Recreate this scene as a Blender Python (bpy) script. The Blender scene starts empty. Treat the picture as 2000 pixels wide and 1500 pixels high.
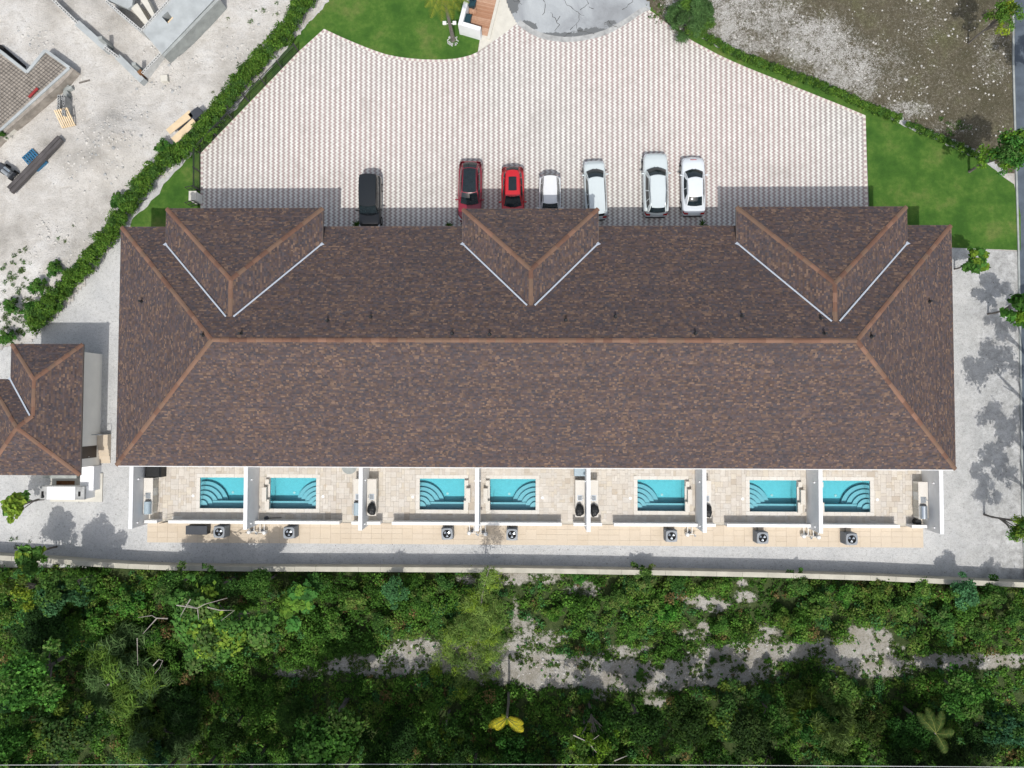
import bpy, math, random
import numpy as np
from mathutils import Vector, Matrix, Euler

SC = bpy.context.scene
COL = SC.collection
PI = math.pi
rad = math.radians
rnd = random.Random(7)
NR = np.random.RandomState(11)

# ---------------------------------------------------------------- camera, sky, sun, exposure
CAM_H = 56.0
FPX = 1387.0                       # focal length in pixels of a 2000 px wide picture
CAM_E = (0.03374, 0.01977, 0.0031)
cam_d = bpy.data.cameras.new('camera')
cam_d.sensor_width = 36.0
cam_d.lens = FPX / 2000.0 * 36.0
cam_d.clip_start = 0.5
cam_d.clip_end = 2000.0
cam = bpy.data.objects.new('camera', cam_d)
COL.objects.link(cam)
cam.location = (0, 0, CAM_H)
cam.rotation_euler = CAM_E
SC.camera = cam
RM = Euler(CAM_E, 'XYZ').to_matrix()

SUN_EL = rad(58.5)
world = bpy.data.worlds.new('World')
SC.world = world
world.use_nodes = True
wn = world.node_tree.nodes
wl = world.node_tree.links
wn.clear()
sky = wn.new('ShaderNodeTexSky')
sky.sky_type = 'NISHITA'
sky.sun_disc = False
sky.sun_elevation = SUN_EL
sky.sun_rotation = rad(180)
sky.air_density = 1.2
sky.dust_density = 3.0
bgn = wn.new('ShaderNodeBackground')
bgn.inputs['Strength'].default_value = 0.15
won = wn.new('ShaderNodeOutputWorld')
hsv = wn.new('ShaderNodeHueSaturation')            # thin white haze in the sky
hsv.inputs['Saturation'].default_value = 0.55
wl.new(sky.outputs[0], hsv.inputs['Color'])
wl.new(hsv.outputs[0], bgn.inputs[0])
wl.new(bgn.outputs[0], won.inputs[0])

sun_d = bpy.data.lights.new('sun', 'SUN')
sun_d.energy = 3.1
sun_d.angle = rad(0.53)
sun_d.color = (1.0, 0.965, 0.91)
sun = bpy.data.objects.new('sun', sun_d)
COL.objects.link(sun)
sun.location = (0, -30, 50)
# light travels north (+Y) and down: shadows fall to the top of the picture
sun.rotation_euler = (PI / 2 - SUN_EL, 0, 0)

SC.view_settings.view_transform = 'Standard'
SC.view_settings.look = 'None'
SC.view_settings.gamma = 1.0
SC.view_settings.use_curve_mapping = False
SC.view_settings.exposure = 0.02
SC.render.engine = 'CYCLES'
SC.cycles.use_denoising = True
SC.cycles.max_bounces = 8
SC.cycles.transparent_max_bounces = 12
SC.cycles.caustics_reflective = False
SC.cycles.caustics_refractive = False


def W(px, py, z=0.0):
    """point of the place that the photograph shows at (px, py), at height z"""
    d = RM @ Vector(((px - 1000.0) / FPX, (750.0 - py) / FPX, -1.0))
    t = (z - CAM_H) / d.z
    return Vector((d.x * t, d.y * t, z))


def WL(pts, z=0.0):
    return [W(a, b, z) for a, b in pts]


# ---------------------------------------------------------------- numpy noise
_perm = NR.rand(512, 512)


def vnoise(x, y, s):
    x = np.asarray(x, float) * s + 200.0
    y = np.asarray(y, float) * s + 200.0
    xi = np.floor(x).astype(int); yi = np.floor(y).astype(int)
    fx = x - xi; fy = y - yi
    fx = fx * fx * (3 - 2 * fx); fy = fy * fy * (3 - 2 * fy)
    a = _perm[xi % 512, yi % 512]; b = _perm[(xi + 1) % 512, yi % 512]
    c = _perm[xi % 512, (yi + 1) % 512]; d = _perm[(xi + 1) % 512, (yi + 1) % 512]
    return (a * (1 - fx) + b * fx) * (1 - fy) + (c * (1 - fx) + d * fx) * fy


def fbm(x, y, s, o=4):
    r = 0; a = 0.5; t = 0
    for i in range(o):
        r = r + a * vnoise(np.asarray(x) + i * 17.3, np.asarray(y) - i * 9.1, s); t += a
        s *= 2.03; a *= 0.55
    return r / t


# ---------------------------------------------------------------- materials
class NT:
    def __init__(s, name):
        s.m = bpy.data.materials.new(name); s.m.use_nodes = True
        s.t = s.m.node_tree; s.n = s.t.nodes; s.l = s.t.links
        s.n.clear()
        s.out = s.n.new('ShaderNodeOutputMaterial')
        s.p = s.n.new('ShaderNodeBsdfPrincipled')
        s.l.new(s.p.outputs[0], s.out.inputs[0])
        s._pos = None

    def pos(s):
        if s._pos is None:
            s._pos = s.n.new('ShaderNodeNewGeometry').outputs['Position']
        return s._pos

    def obj(s):
        return s.n.new('ShaderNodeTexCoord').outputs['Object']

    def link(s, a, b):
        if isinstance(a, (int, float)):
            b.default_value = a
        elif isinstance(a, (tuple, list)):
            v = tuple(a)
            if len(b.default_value) == 4 and len(v) == 3: v = v + (1,)
            b.default_value = v
        else:
            s.l.new(a, b)

    def noise(s, scale, detail=4, rough=0.55, vec=None, dist=0.0):
        n = s.n.new('ShaderNodeTexNoise')
        n.inputs['Scale'].default_value = scale; n.inputs['Detail'].default_value = detail
        n.inputs['Roughness'].default_value = rough; n.inputs['Distortion'].default_value = dist
        s.l.new(vec or s.pos(), n.inputs['Vector'])
        return n.outputs['Fac']

    def math(s, op, a, b=None, c=None, clamp=False):
        n = s.n.new('ShaderNodeMath'); n.operation = op; n.use_clamp = clamp
        s.link(a, n.inputs[0])
        if b is not None: s.link(b, n.inputs[1])
        if c is not None: s.link(c, n.inputs[2])
        return n.outputs[0]

    def rng(s, v, a, b, c=0.0, d=1.0):
        n = s.n.new('ShaderNodeMapRange'); n.clamp = True
        s.link(v, n.inputs[0])
        for i, x in enumerate((a, b, c, d)): s.link(x, n.inputs[i + 1])
        return n.outputs[0]

    def mix(s, f, a, b, blend='MIX'):
        n = s.n.new('ShaderNodeMix'); n.data_type = 'RGBA'; n.blend_type = blend
        s.link(f, n.inputs[0]); s.link(a, n.inputs[6]); s.link(b, n.inputs[7])
        return n.outputs[2]

    def ramp(s, f, stops):
        n = s.n.new('ShaderNodeValToRGB')
        cr = n.color_ramp
        while len(cr.elements) < len(stops): cr.elements.new(0.5)
        for e, (p, c) in zip(cr.elements, stops):
            e.position = p; e.color = tuple(c) + (1,) if len(c) == 3 else c
        s.link(f, n.inputs[0])
        return n.outputs[0]

    def attr(s, name):
        n = s.n.new('ShaderNodeAttribute'); n.attribute_name = name
        return n

    def sep(s, v):
        n = s.n.new('ShaderNodeSeparateXYZ'); s.l.new(v, n.inputs[0]); return n.outputs

    def bump(s, h, strength=0.5, dist=0.02):
        n = s.n.new('ShaderNodeBump')
        n.inputs['Strength'].default_value = strength; n.inputs['Distance'].default_value = dist
        s.link(h, n.inputs['Height'])
        s.l.new(n.outputs[0], s.p.inputs['Normal'])

    def done(s, col, rough=0.8, spec=0.3, metal=0.0):
        s.link(col, s.p.inputs['Base Color']); s.link(rough, s.p.inputs['Roughness'])
        s.p.inputs['Specular IOR Level'].default_value = spec
        s.p.inputs['Metallic'].default_value = metal
        return s.m


def plain(name, col, rough=0.6, spec=0.4, metal=0.0, var=0.12, scale=3.0, bump=0.0, coat=0.0):
    t = NT(name)
    n = t.noise(scale, 5, 0.6)
    lo = tuple(c * (1 - var) for c in col); hi = tuple(min(1, c * (1 + var)) for c in col)
    c = t.ramp(n, [(0.3, lo), (0.7, hi)])
    if bump: t.bump(t.noise(scale * 8, 4), bump, 0.01)
    t.p.inputs['Coat Weight'].default_value = coat
    t.p.inputs['Coat Roughness'].default_value = 0.04
    return t.done(c, rough, spec, metal)


MAT = {}


def mk_materials():
    # --- pale marl of the building site
    t = NT('marl_ground')
    a = t.noise(0.16, 6, 0.62); b = t.noise(1.1, 6, 0.7); c = t.noise(9.0, 4, 0.7); v = t.n.new('ShaderNodeTexVoronoi')
    v.inputs['Scale'].default_value = 3.2; t.l.new(t.pos(), v.inputs['Vector'])
    col = t.ramp(a, [(0.34, (0.30, 0.285, 0.26)), (0.43, (0.44, 0.42, 0.39)), (0.52, (0.53, 0.51, 0.48)), (0.62, (0.61, 0.60, 0.58))])
    col = t.mix(t.rng(b, 0.27, 0.50), (0.40, 0.375, 0.34), col)
    col = t.mix(t.rng(c, 0.28, 0.5, 0.55, 0.0), col, (0.24, 0.22, 0.19))
    col = t.mix(t.rng(c, 0.62, 0.75, 0.0, 0.5), col, (0.68, 0.68, 0.67))
    t.bump(t.math('ADD', t.math('MULTIPLY', b, 2.0), c), 0.6, 0.12)
    MAT['marl'] = t.done(col, 0.95, 0.15)
    # --- white gravel yard
    t = NT('white_gravel')
    a = t.noise(0.5, 5, 0.6); b = t.noise(14, 3, 0.75); c = t.noise(4.0, 5, 0.75)
    col = t.ramp(a, [(0.3, (0.45, 0.455, 0.455)), (0.7, (0.56, 0.56, 0.55))])
    col = t.mix(t.rng(b, 0.3, 0.46, 0.75, 0.0), col, (0.2, 0.2, 0.19))
    col = t.mix(t.rng(c, 0.33, 0.47, 0.55, 0.0), col, (0.27, 0.265, 0.25))
    xg, yg, _zg = t.sep(t.pos())
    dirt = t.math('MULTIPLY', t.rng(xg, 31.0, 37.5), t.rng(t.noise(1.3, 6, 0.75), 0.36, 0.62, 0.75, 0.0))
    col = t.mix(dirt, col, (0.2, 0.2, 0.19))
    col = t.mix(t.rng(b, 0.6, 0.75, 0.0, 0.7), col, (0.68, 0.68, 0.67))
    t.bump(t.math('ADD', b, c), 0.8, 0.05)
    MAT['gravel'] = t.done(col, 0.95, 0.15)
    # --- vacant lot: brown scrub with gravel patches ("mask" = how much white gravel)
    t = NT('vacant_lot')
    m = t.attr('mask').outputs['Fac']
    a = t.noise(0.35, 6, 0.65); b = t.noise(5.0, 6, 0.8); c = t.noise(20, 3, 0.7)
    br = t.ramp(a, [(0.3, (0.085, 0.08, 0.045)), (0.5, (0.14, 0.122, 0.085)), (0.7, (0.15, 0.15, 0.075))])
    br = t.mix(t.rng(b, 0.35, 0.6), (0.075, 0.068, 0.045), br)
    br = t.mix(t.rng(c, 0.66, 0.72), br, (0.5, 0.49, 0.45))
    wh = t.mix(t.rng(c, 0.35, 0.55), (0.2, 0.19, 0.165), (0.52, 0.51, 0.485))
    f = t.rng(t.math('ADD', t.math('MULTIPLY', t.math('MULTIPLY', m, t.rng(t.noise(1.1, 5, 0.7), 0.32, 0.6, 0.45, 1.0)), 0.66), t.math('ADD', t.math('MULTIPLY', t.math('SUBTRACT', b, 0.5), 1.5), t.math('MULTIPLY', t.math('SUBTRACT', c, 0.5), 1.3))), 0.30, 0.62)
    col = t.mix(f, br, wh)
    t.bump(t.math('ADD', b, c), 0.9, 0.06)
    MAT['lot'] = t.done(col, 0.95, 0.1)
    # --- woodland floor ("mask" = how much bare sand)
    t = NT('woodland_floor')
    m = t.attr('mask').outputs['Fac']
    a = t.noise(0.6, 5, 0.6); b = t.noise(3.5, 6, 0.8); c = t.noise(18, 3, 0.7)
    so = t.ramp(b, [(0.35, (0.03, 0.05, 0.018)), (0.65, (0.075, 0.10, 0.035))])
    sa = t.ramp(a, [(0.35, (0.33, 0.305, 0.265)), (0.65, (0.49, 0.475, 0.445))])
    sa = t.mix(t.rng(b, 0.36, 0.52, 0.6, 0.0), sa, (0.17, 0.17, 0.10))
    sa = t.mix(t.rng(c, 0.35, 0.6, 0.6, 0.0), sa, (0.19, 0.17, 0.14))
    f = t.rng(t.math('ADD', m, t.math('MULTIPLY', t.math('SUBTRACT', b, 0.5), 1.6)), 0.35, 0.6)
    col = t.mix(f, so, sa)
    t.bump(t.math('ADD', b, c), 0.9, 0.06)
    MAT['woodfloor'] = t.done(col, 0.95, 0.1)
    # --- lawn
    t = NT('lawn_grass')
    a = t.noise(0.45, 6, 0.68); b = t.noise(3.0, 5, 0.7); c = t.noise(38, 3, 0.8)
    col = t.ramp(a, [(0.36, (0.046, 0.125, 0.02)), (0.46, (0.078, 0.178, 0.028)), (0.55, (0.12, 0.225, 0.04)), (0.66, (0.20, 0.25, 0.07))])
    col = t.mix(t.rng(b, 0.35, 0.6, 0.55, 0.0), col, (0.05, 0.12, 0.022))
    col = t.mix(t.rng(c, 0.3, 0.7, 0.6, 0.0), col, (0.03, 0.075, 0.014))
    t.bump(c, 1.0, 0.05)
    MAT['lawn'] = t.done(col, 0.9, 0.12)
    # --- zigzag pavers: columns of interlocking blocks, cream and pinkish grey
    t = NT('zigzag_pavers')
    x, y, _z = t.sep(t.pos())
    per, ph = 0.411, 0.272
    tri = t.math('PINGPONG', t.math('DIVIDE', y, ph), 0.5)
    xx = t.math('DIVIDE', t.math('ADD', x, t.math('MULTIPLY', tri, 0.32)), per)
    fx = t.math('FRACT', xx)
    s1 = t.rng(fx, 0.0, 0.035); s2 = t.rng(fx, 0.5, 0.535)
    stripe = t.math('SUBTRACT', s1, s2)
    cellx = t.math('FLOOR', t.math('MULTIPLY', xx, 2.0))
    celly = t.math('FLOOR', t.math('DIVIDE', y, ph * 0.5))
    cb = t.n.new('ShaderNodeCombineXYZ'); t.l.new(cellx, cb.inputs[0]); t.l.new(celly, cb.inputs[1])
    wn_ = t.n.new('ShaderNodeTexWhiteNoise'); wn_.noise_dimensions = '2D'; t.l.new(cb.outputs[0], wn_.inputs['Vector'])
    r = wn_.outputs['Value']
    big = t.noise(0.07, 3, 0.5); mid = t.noise(0.9, 5, 0.6)
    cream = t.mix(r, (0.60, 0.59, 0.555), (0.70, 0.695, 0.66))
    pink = t.mix(r, (0.325, 0.25, 0.24), (0.39, 0.31, 0.30))
    grey = t.mix(r, (0.29, 0.26, 0.25), (0.345, 0.315, 0.305))
    pk = t.mix(t.rng(big, 0.4, 0.6), pink, grey)
    col = t.mix(stripe, pk, cream)
    j1 = t.math('PINGPONG', t.math('DIVIDE', y, ph * 0.5), 0.5)
    jj = t.rng(j1, 0.0, 0.05, 0.55, 1.0)
    j2 = t.rng(t.math('PINGPONG', xx, 0.25), 0.0, 0.012, 0.45, 1.0)
    jt = t.math('MULTIPLY', jj, j2)
    col = t.mix(t.math('MULTIPLY', t.math('SUBTRACT', 1.0, jt), 0.55), col, (0.25, 0.24, 0.22))
    col = t.mix(t.rng(mid, 0.3, 0.7, 0.22, 0.0), col, (0.36, 0.34, 0.31))
    st = t.noise(0.35, 6, 0.72, dist=0.6)
    col = t.mix(t.rng(st, 0.54, 0.72, 0.0, 0.32), col, (0.22, 0.19, 0.17))
    sp = t.noise(2.2, 2, 0.5)
    col = t.mix(t.rng(sp, 0.80, 0.84, 0.0, 0.6), col, (0.14, 0.08, 0.06))
    t.bump(jt, 0.5, 0.01)
    MAT['pavers'] = t.done(col, 0.85, 0.2)
    MAT['paver_cream'] = plain('border_paver_cream', (0.62, 0.60, 0.54), 0.85, 0.2, var=0.1)
    MAT['paver_pink'] = plain('border_paver_pink', (0.42, 0.33, 0.32), 0.85, 0.2, var=0.1)
    # --- travertine, one tone per tile
    def tilemat(name, stops, streak):
        t = NT(name)
        oi = t.n.new('ShaderNodeObjectInfo').outputs['Random']
        col = t.ramp(oi, stops)
        a = t.noise(2.2, 5, 0.65); b = t.noise(14, 4, 0.7)
        col = t.mix(t.rng(a, 0.35, 0.7, 0.0, 0.55), col, streak)
        col = t.mix(t.rng(t.noise(0.9, 5, 0.7), 0.6, 0.78, 0.0, 0.5), col, (0.52, 0.38, 0.22) if name.startswith('trav') else streak)
        col = t.mix(t.rng(b, 0.3, 0.5, 0.25, 0.0), col, (0.3, 0.27, 0.22))
        t.bump(b, 0.3, 0.01)
        return t.done(col, 0.7, 0.25)
    MAT['travertine'] = tilemat('travertine_tile', [(0.0, (0.52, 0.47, 0.40)), (0.2, (0.60, 0.555, 0.49)), (0.45, (0.55, 0.52, 0.475)), (0.6, (0.64, 0.60, 0.54)), (0.78, (0.50, 0.455, 0.405)), (0.9, (0.62, 0.565, 0.47)), (1.0, (0.44, 0.38, 0.31))], (0.47, 0.42, 0.36))
    MAT['sandstone'] = tilemat('walkway_slab', [(0.0, (0.52, 0.435, 0.33)), (0.5, (0.57, 0.485, 0.38)), (1.0, (0.55, 0.465, 0.355))], (0.58, 0.50, 0.40))
    MAT['coping'] = tilemat('pool_coping', [(0.0, (0.60, 0.565, 0.51)), (0.5, (0.66, 0.635, 0.59)), (1.0, (0.62, 0.58, 0.515))], (0.62, 0.58, 0.52))
    MAT['mesh_bed'] = plain('mesh_bed', (0.30, 0.27, 0.235), 0.95, 0.1, var=0.3, scale=2)
    MAT['grout'] = plain('grout', (0.50, 0.465, 0.40), 0.95, 0.1)
    # --- walls and metals
    MAT['white_wall'] = plain('white_stucco', (0.74, 0.75, 0.76), 0.85, 0.2, var=0.05, scale=1.5, bump=0.15)
    MAT['cap_white'] = plain('white_wall_cap', (0.76, 0.755, 0.735), 0.8, 0.2, var=0.07, scale=2.5)
    MAT['cream_wall'] = plain('cream_stucco', (0.80, 0.78, 0.72), 0.9, 0.15, var=0.04, scale=1.0, bump=0.1)
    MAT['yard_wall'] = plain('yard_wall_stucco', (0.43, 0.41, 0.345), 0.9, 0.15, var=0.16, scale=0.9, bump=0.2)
    MAT['fascia'] = plain('white_fascia', (0.72, 0.73, 0.74), 0.5, 0.4, var=0.04)
    MAT['fascia_brown'] = plain('brown_fascia', (0.16, 0.13, 0.115), 0.6, 0.3, var=0.1)
    MAT['flashing'] = plain('pale_metal_flashing', (0.58, 0.63, 0.70), 0.35, 0.5, metal=0.3, var=0.06)
    MAT['concrete'] = plain('raw_concrete', (0.37, 0.395, 0.40), 0.9, 0.2, var=0.14, scale=1.2, bump=0.2)
    MAT['block'] = plain('concrete_block', (0.50, 0.505, 0.495), 0.95, 0.15, var=0.15, scale=4, bump=0.3)
    MAT['dirty_conc'] = plain('stained_concrete', (0.31, 0.33, 0.32), 0.95, 0.15, var=0.2, scale=1.5, bump=0.3)
    MAT['pad'] = plain('pale_concrete_pad', (0.56, 0.54, 0.48), 0.9, 0.2, var=0.08, scale=2)
    MAT['dark_metal'] = plain('black_metal', (0.018, 0.02, 0.022), 0.4, 0.5, var=0.2)
    MAT['black_hole'] = plain('dark_void', (0.02, 0.02, 0.02), 0.9, 0.1)
    MAT['dark_box'] = plain('charcoal_plastic', (0.045, 0.05, 0.06), 0.5, 0.4, var=0.1)
    MAT['grey_metal'] = plain('grey_painted_metal', (0.25, 0.27, 0.29), 0.5, 0.4, var=0.06)
    MAT['unit_side'] = plain('condenser_side', (0.13, 0.14, 0.145), 0.55, 0.4, var=0.15, scale=6)
    MAT['steel'] = plain('brushed_steel', (0.55, 0.60, 0.64), 0.28, 0.5, metal=0.85, var=0.08)
    MAT['white_plastic'] = plain('white_plastic', (0.74, 0.74, 0.72), 0.45, 0.4, var=0.05)
    MAT['cover'] = plain('black_vinyl_cover', (0.012, 0.013, 0.014), 0.5, 0.35, var=0.3, scale=4, bump=0.5)
    MAT['bluegrey_cover'] = plain('blue_grey_vinyl', (0.33, 0.41, 0.46), 0.5, 0.4, var=0.06)
    MAT['rust'] = plain('rusty_stain', (0.17, 0.085, 0.04), 0.9, 0.1, var=0.4, scale=3)
    MAT['wood_pale'] = plain('plywood', (0.62, 0.49, 0.32), 0.75, 0.2, var=0.1, scale=2)
    MAT['beam'] = plain('dark_steel_beam', (0.085, 0.078, 0.078), 0.65, 0.3, var=0.25, scale=1.5)
    MAT['blue_plastic'] = plain('blue_plastic', (0.03, 0.13, 0.24), 0.45, 0.4, var=0.2)
    MAT['bin'] = plain('dark_green_plastic', (0.012, 0.04, 0.052), 0.45, 0.4, var=0.2)
    MAT['bark'] = plain('grey_bark', (0.17, 0.155, 0.14), 0.95, 0.1, var=0.3, scale=8, bump=0.5)
    MAT['drybranch'] = plain('bare_branch', (0.34, 0.31, 0.28), 0.95, 0.1, var=0.2, scale=8)
    MAT['rock'] = plain('marl_rock', (0.50, 0.485, 0.455), 0.95, 0.15, var=0.2, scale=5, bump=0.4)
    MAT['stone_grey'] = plain('grey_stone', (0.36, 0.365, 0.36), 0.95, 0.15, var=0.3, scale=2, bump=0.4)
    MAT['door_brown'] = plain('brown_door', (0.04, 0.027, 0.02), 0.5, 0.4, var=0.2)
    MAT['red_paint'] = plain('red_painted_timber', (0.28, 0.035, 0.035), 0.7, 0.3, var=0.2)
    MAT['rebar'] = plain('rusty_rebar', (0.075, 0.065, 0.06), 0.8, 0.3, var=0.3)
    t = NT('deck_wood')
    x, y, _z = t.sep(t.pos())
    oi = t.n.new('ShaderNodeObjectInfo').outputs['Random']
    col = t.ramp(oi, [(0.0, (0.36, 0.19, 0.115)), (0.5, (0.46, 0.28, 0.19)), (1.0, (0.53, 0.36, 0.26))])
    col = t.mix(t.rng(t.noise(5, 5, 0.7), 0.35, 0.65, 0.4, 0.0), col, (0.3, 0.15, 0.08))
    MAT['deck'] = t.done(col, 0.7, 0.25)
    # --- concrete road and asphalt
    t = NT('road_concrete')
    a = t.noise(0.25, 6, 0.65, dist=1.0); b = t.noise(1.6, 6, 0.7); c = t.noise(25, 3, 0.7)
    m = t.attr('mask').outputs['Fac']
    col = t.ramp(a, [(0.32, (0.29, 0.305, 0.32)), (0.5, (0.40, 0.425, 0.445)), (0.66, (0.50, 0.53, 0.545))])
    f = t.rng(t.math('ADD', m, t.math('MULTIPLY', t.math('SUBTRACT', b, 0.5), 2.4)), 0.45, 0.52)
    col = t.mix(f, col, (0.165, 0.175, 0.18))
    col = t.mix(t.rng(c, 0.3, 0.5, 0.3, 0.0), col, (0.2, 0.2, 0.2))
    t.bump(c, 0.4, 0.02)
    col = t.mix(1.0, col, (0.84, 0.84, 0.84), 'MULTIPLY')
    MAT['road'] = t.done(col, 0.9, 0.2)
    MAT['asphalt'] = plain('asphalt', (0.085, 0.105, 0.13), 0.9, 0.25, var=0.25, scale=1.0, bump=0.3)
    MAT['crack'] = plain('crack_filler', (0.06, 0.06, 0.06), 0.95, 0.1)
    # --- roof
    # (each shingle carries its own colour)
    t = NT('asphalt_shingles')
    c = t.attr('Col').outputs['Color']
    n = t.noise(45, 2, 0.8); lo = t.noise(0.3, 5, 0.65)
    col = t.mix(t.rng(n, 0.3, 0.7, 0.35, 0.0), c, (0.02, 0.02, 0.022))
    col = t.mix(t.rng(lo, 0.35, 0.65, 0.22, 0.0), col, (0.05, 0.05, 0.058))
    MAT['shingle'] = t.done(col, 0.92, 0.12)
    MAT['underlay'] = plain('roof_underlay', (0.05, 0.045, 0.045), 0.95, 0.1)
    t = NT('ridge_cap')
    oi = t.n.new('ShaderNodeObjectInfo').outputs['Random']
    col = t.ramp(oi, [(0.0, (0.145, 0.082, 0.06)), (0.3, (0.20, 0.112, 0.078)), (0.6, (0.18, 0.122, 0.088)), (1.0, (0.25, 0.142, 0.10))])
    col = t.mix(t.rng(t.noise(30, 3, 0.8), 0.3, 0.7, 0.3, 0.0), col, (0.08, 0.045, 0.035))
    MAT['cap'] = t.done(col, 0.92, 0.12)
    # --- pool
    MAT['pool_shell'] = plain('pool_plaster', (0.35, 0.68, 0.74), 0.6, 0.3, var=0.05, scale=4)
    MAT['pool_step'] = plain('pool_step_plaster', (0.30, 0.53, 0.60), 0.6, 0.3, var=0.04, scale=4)
    t = NT('pool_water')
    t.n.remove(t.p)
    tr = t.n.new('ShaderNodeBsdfTransparent'); tr.inputs[0].default_value = (0.84, 0.97, 0.98, 1)
    gl = t.n.new('ShaderNodeBsdfGlossy'); gl.inputs['Roughness'].default_value = 0.03
    fr = t.n.new('ShaderNodeFresnel'); fr.inputs[0].default_value = 1.33
    bm = t.n.new('ShaderNodeBump'); bm.inputs['Strength'].default_value = 0.35; bm.inputs['Distance'].default_value = 0.03
    t.l.new(t.noise(7, 3, 0.6), bm.inputs['Height'])
    t.l.new(bm.outputs[0], gl.inputs['Normal']); t.l.new(bm.outputs[0], fr.inputs['Normal'])
    mx = t.n.new('ShaderNodeMixShader'); t.l.new(fr.outputs[0], mx.inputs[0]); t.l.new(tr.outputs[0], mx.inputs[1]); t.l.new(gl.outputs[0], mx.inputs[2])
    t.l.new(mx.outputs[0], t.out.inputs[0])
    va = t.n.new('ShaderNodeVolumeAbsorption'); va.inputs['Color'].default_value = (0.10, 0.74, 0.82, 1); va.inputs['Density'].default_value = 0.21
    t.l.new(va.outputs[0], t.out.inputs['Volume'])
    MAT['water'] = t.m
    # --- foliage: colour of each leaf from the mesh, tint of each plant from the object
    t = NT('leaves')
    c = t.attr('Col').outputs['Color']
    oc = t.n.new('ShaderNodeObjectInfo').outputs['Color']
    col = t.mix(1.0, c, oc, 'MULTIPLY')
    t.done(col, 0.7, 0.12)
    tl = t.n.new('ShaderNodeBsdfTranslucent')
    t.l.new(t.mix(1.0, col, (1.0, 1.15, 0.5), 'MULTIPLY'), tl.inputs[0])
    mx = t.n.new('ShaderNodeMixShader'); mx.inputs[0].default_value = 0.28
    t.l.new(t.p.outputs[0], mx.inputs[1]); t.l.new(tl.outputs[0], mx.inputs[2]); t.l.new(mx.outputs[0], t.out.inputs[0])
    MAT['leaf'] = t.m
    # --- cars
    MAT['glass'] = plain('car_glass', (0.012, 0.02, 0.024), 0.04, 0.6, var=0.2)
    MAT['tyre'] = plain('tyre_rubber', (0.02, 0.02, 0.02), 0.9, 0.2)
    MAT['rim'] = plain('alloy_rim', (0.4, 0.41, 0.42), 0.35, 0.5, metal=0.8)
    MAT['lamp_red'] = plain('red_lens', (0.35, 0.01, 0.012), 0.15, 0.5)
    MAT['lamp_clear'] = plain('clear_lens', (0.55, 0.57, 0.6), 0.1, 0.6)
    MAT['trim'] = plain('black_trim', (0.016, 0.016, 0.017), 0.5, 0.4)
    for k, c in (('black', (0.006, 0.008, 0.009)), ('darkred', (0.23, 0.008, 0.026)), ('red', (0.50, 0.012, 0.018)), ('white', (0.70, 0.71, 0.72)), ('white_b', (0.56, 0.62, 0.63)), ('white_c', (0.66, 0.70, 0.73))):
        MAT['paint_' + k] = plain('car_paint_' + k, c, 0.3, 0.5, var=0.02, coat=0.8)


mk_materials()


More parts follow.
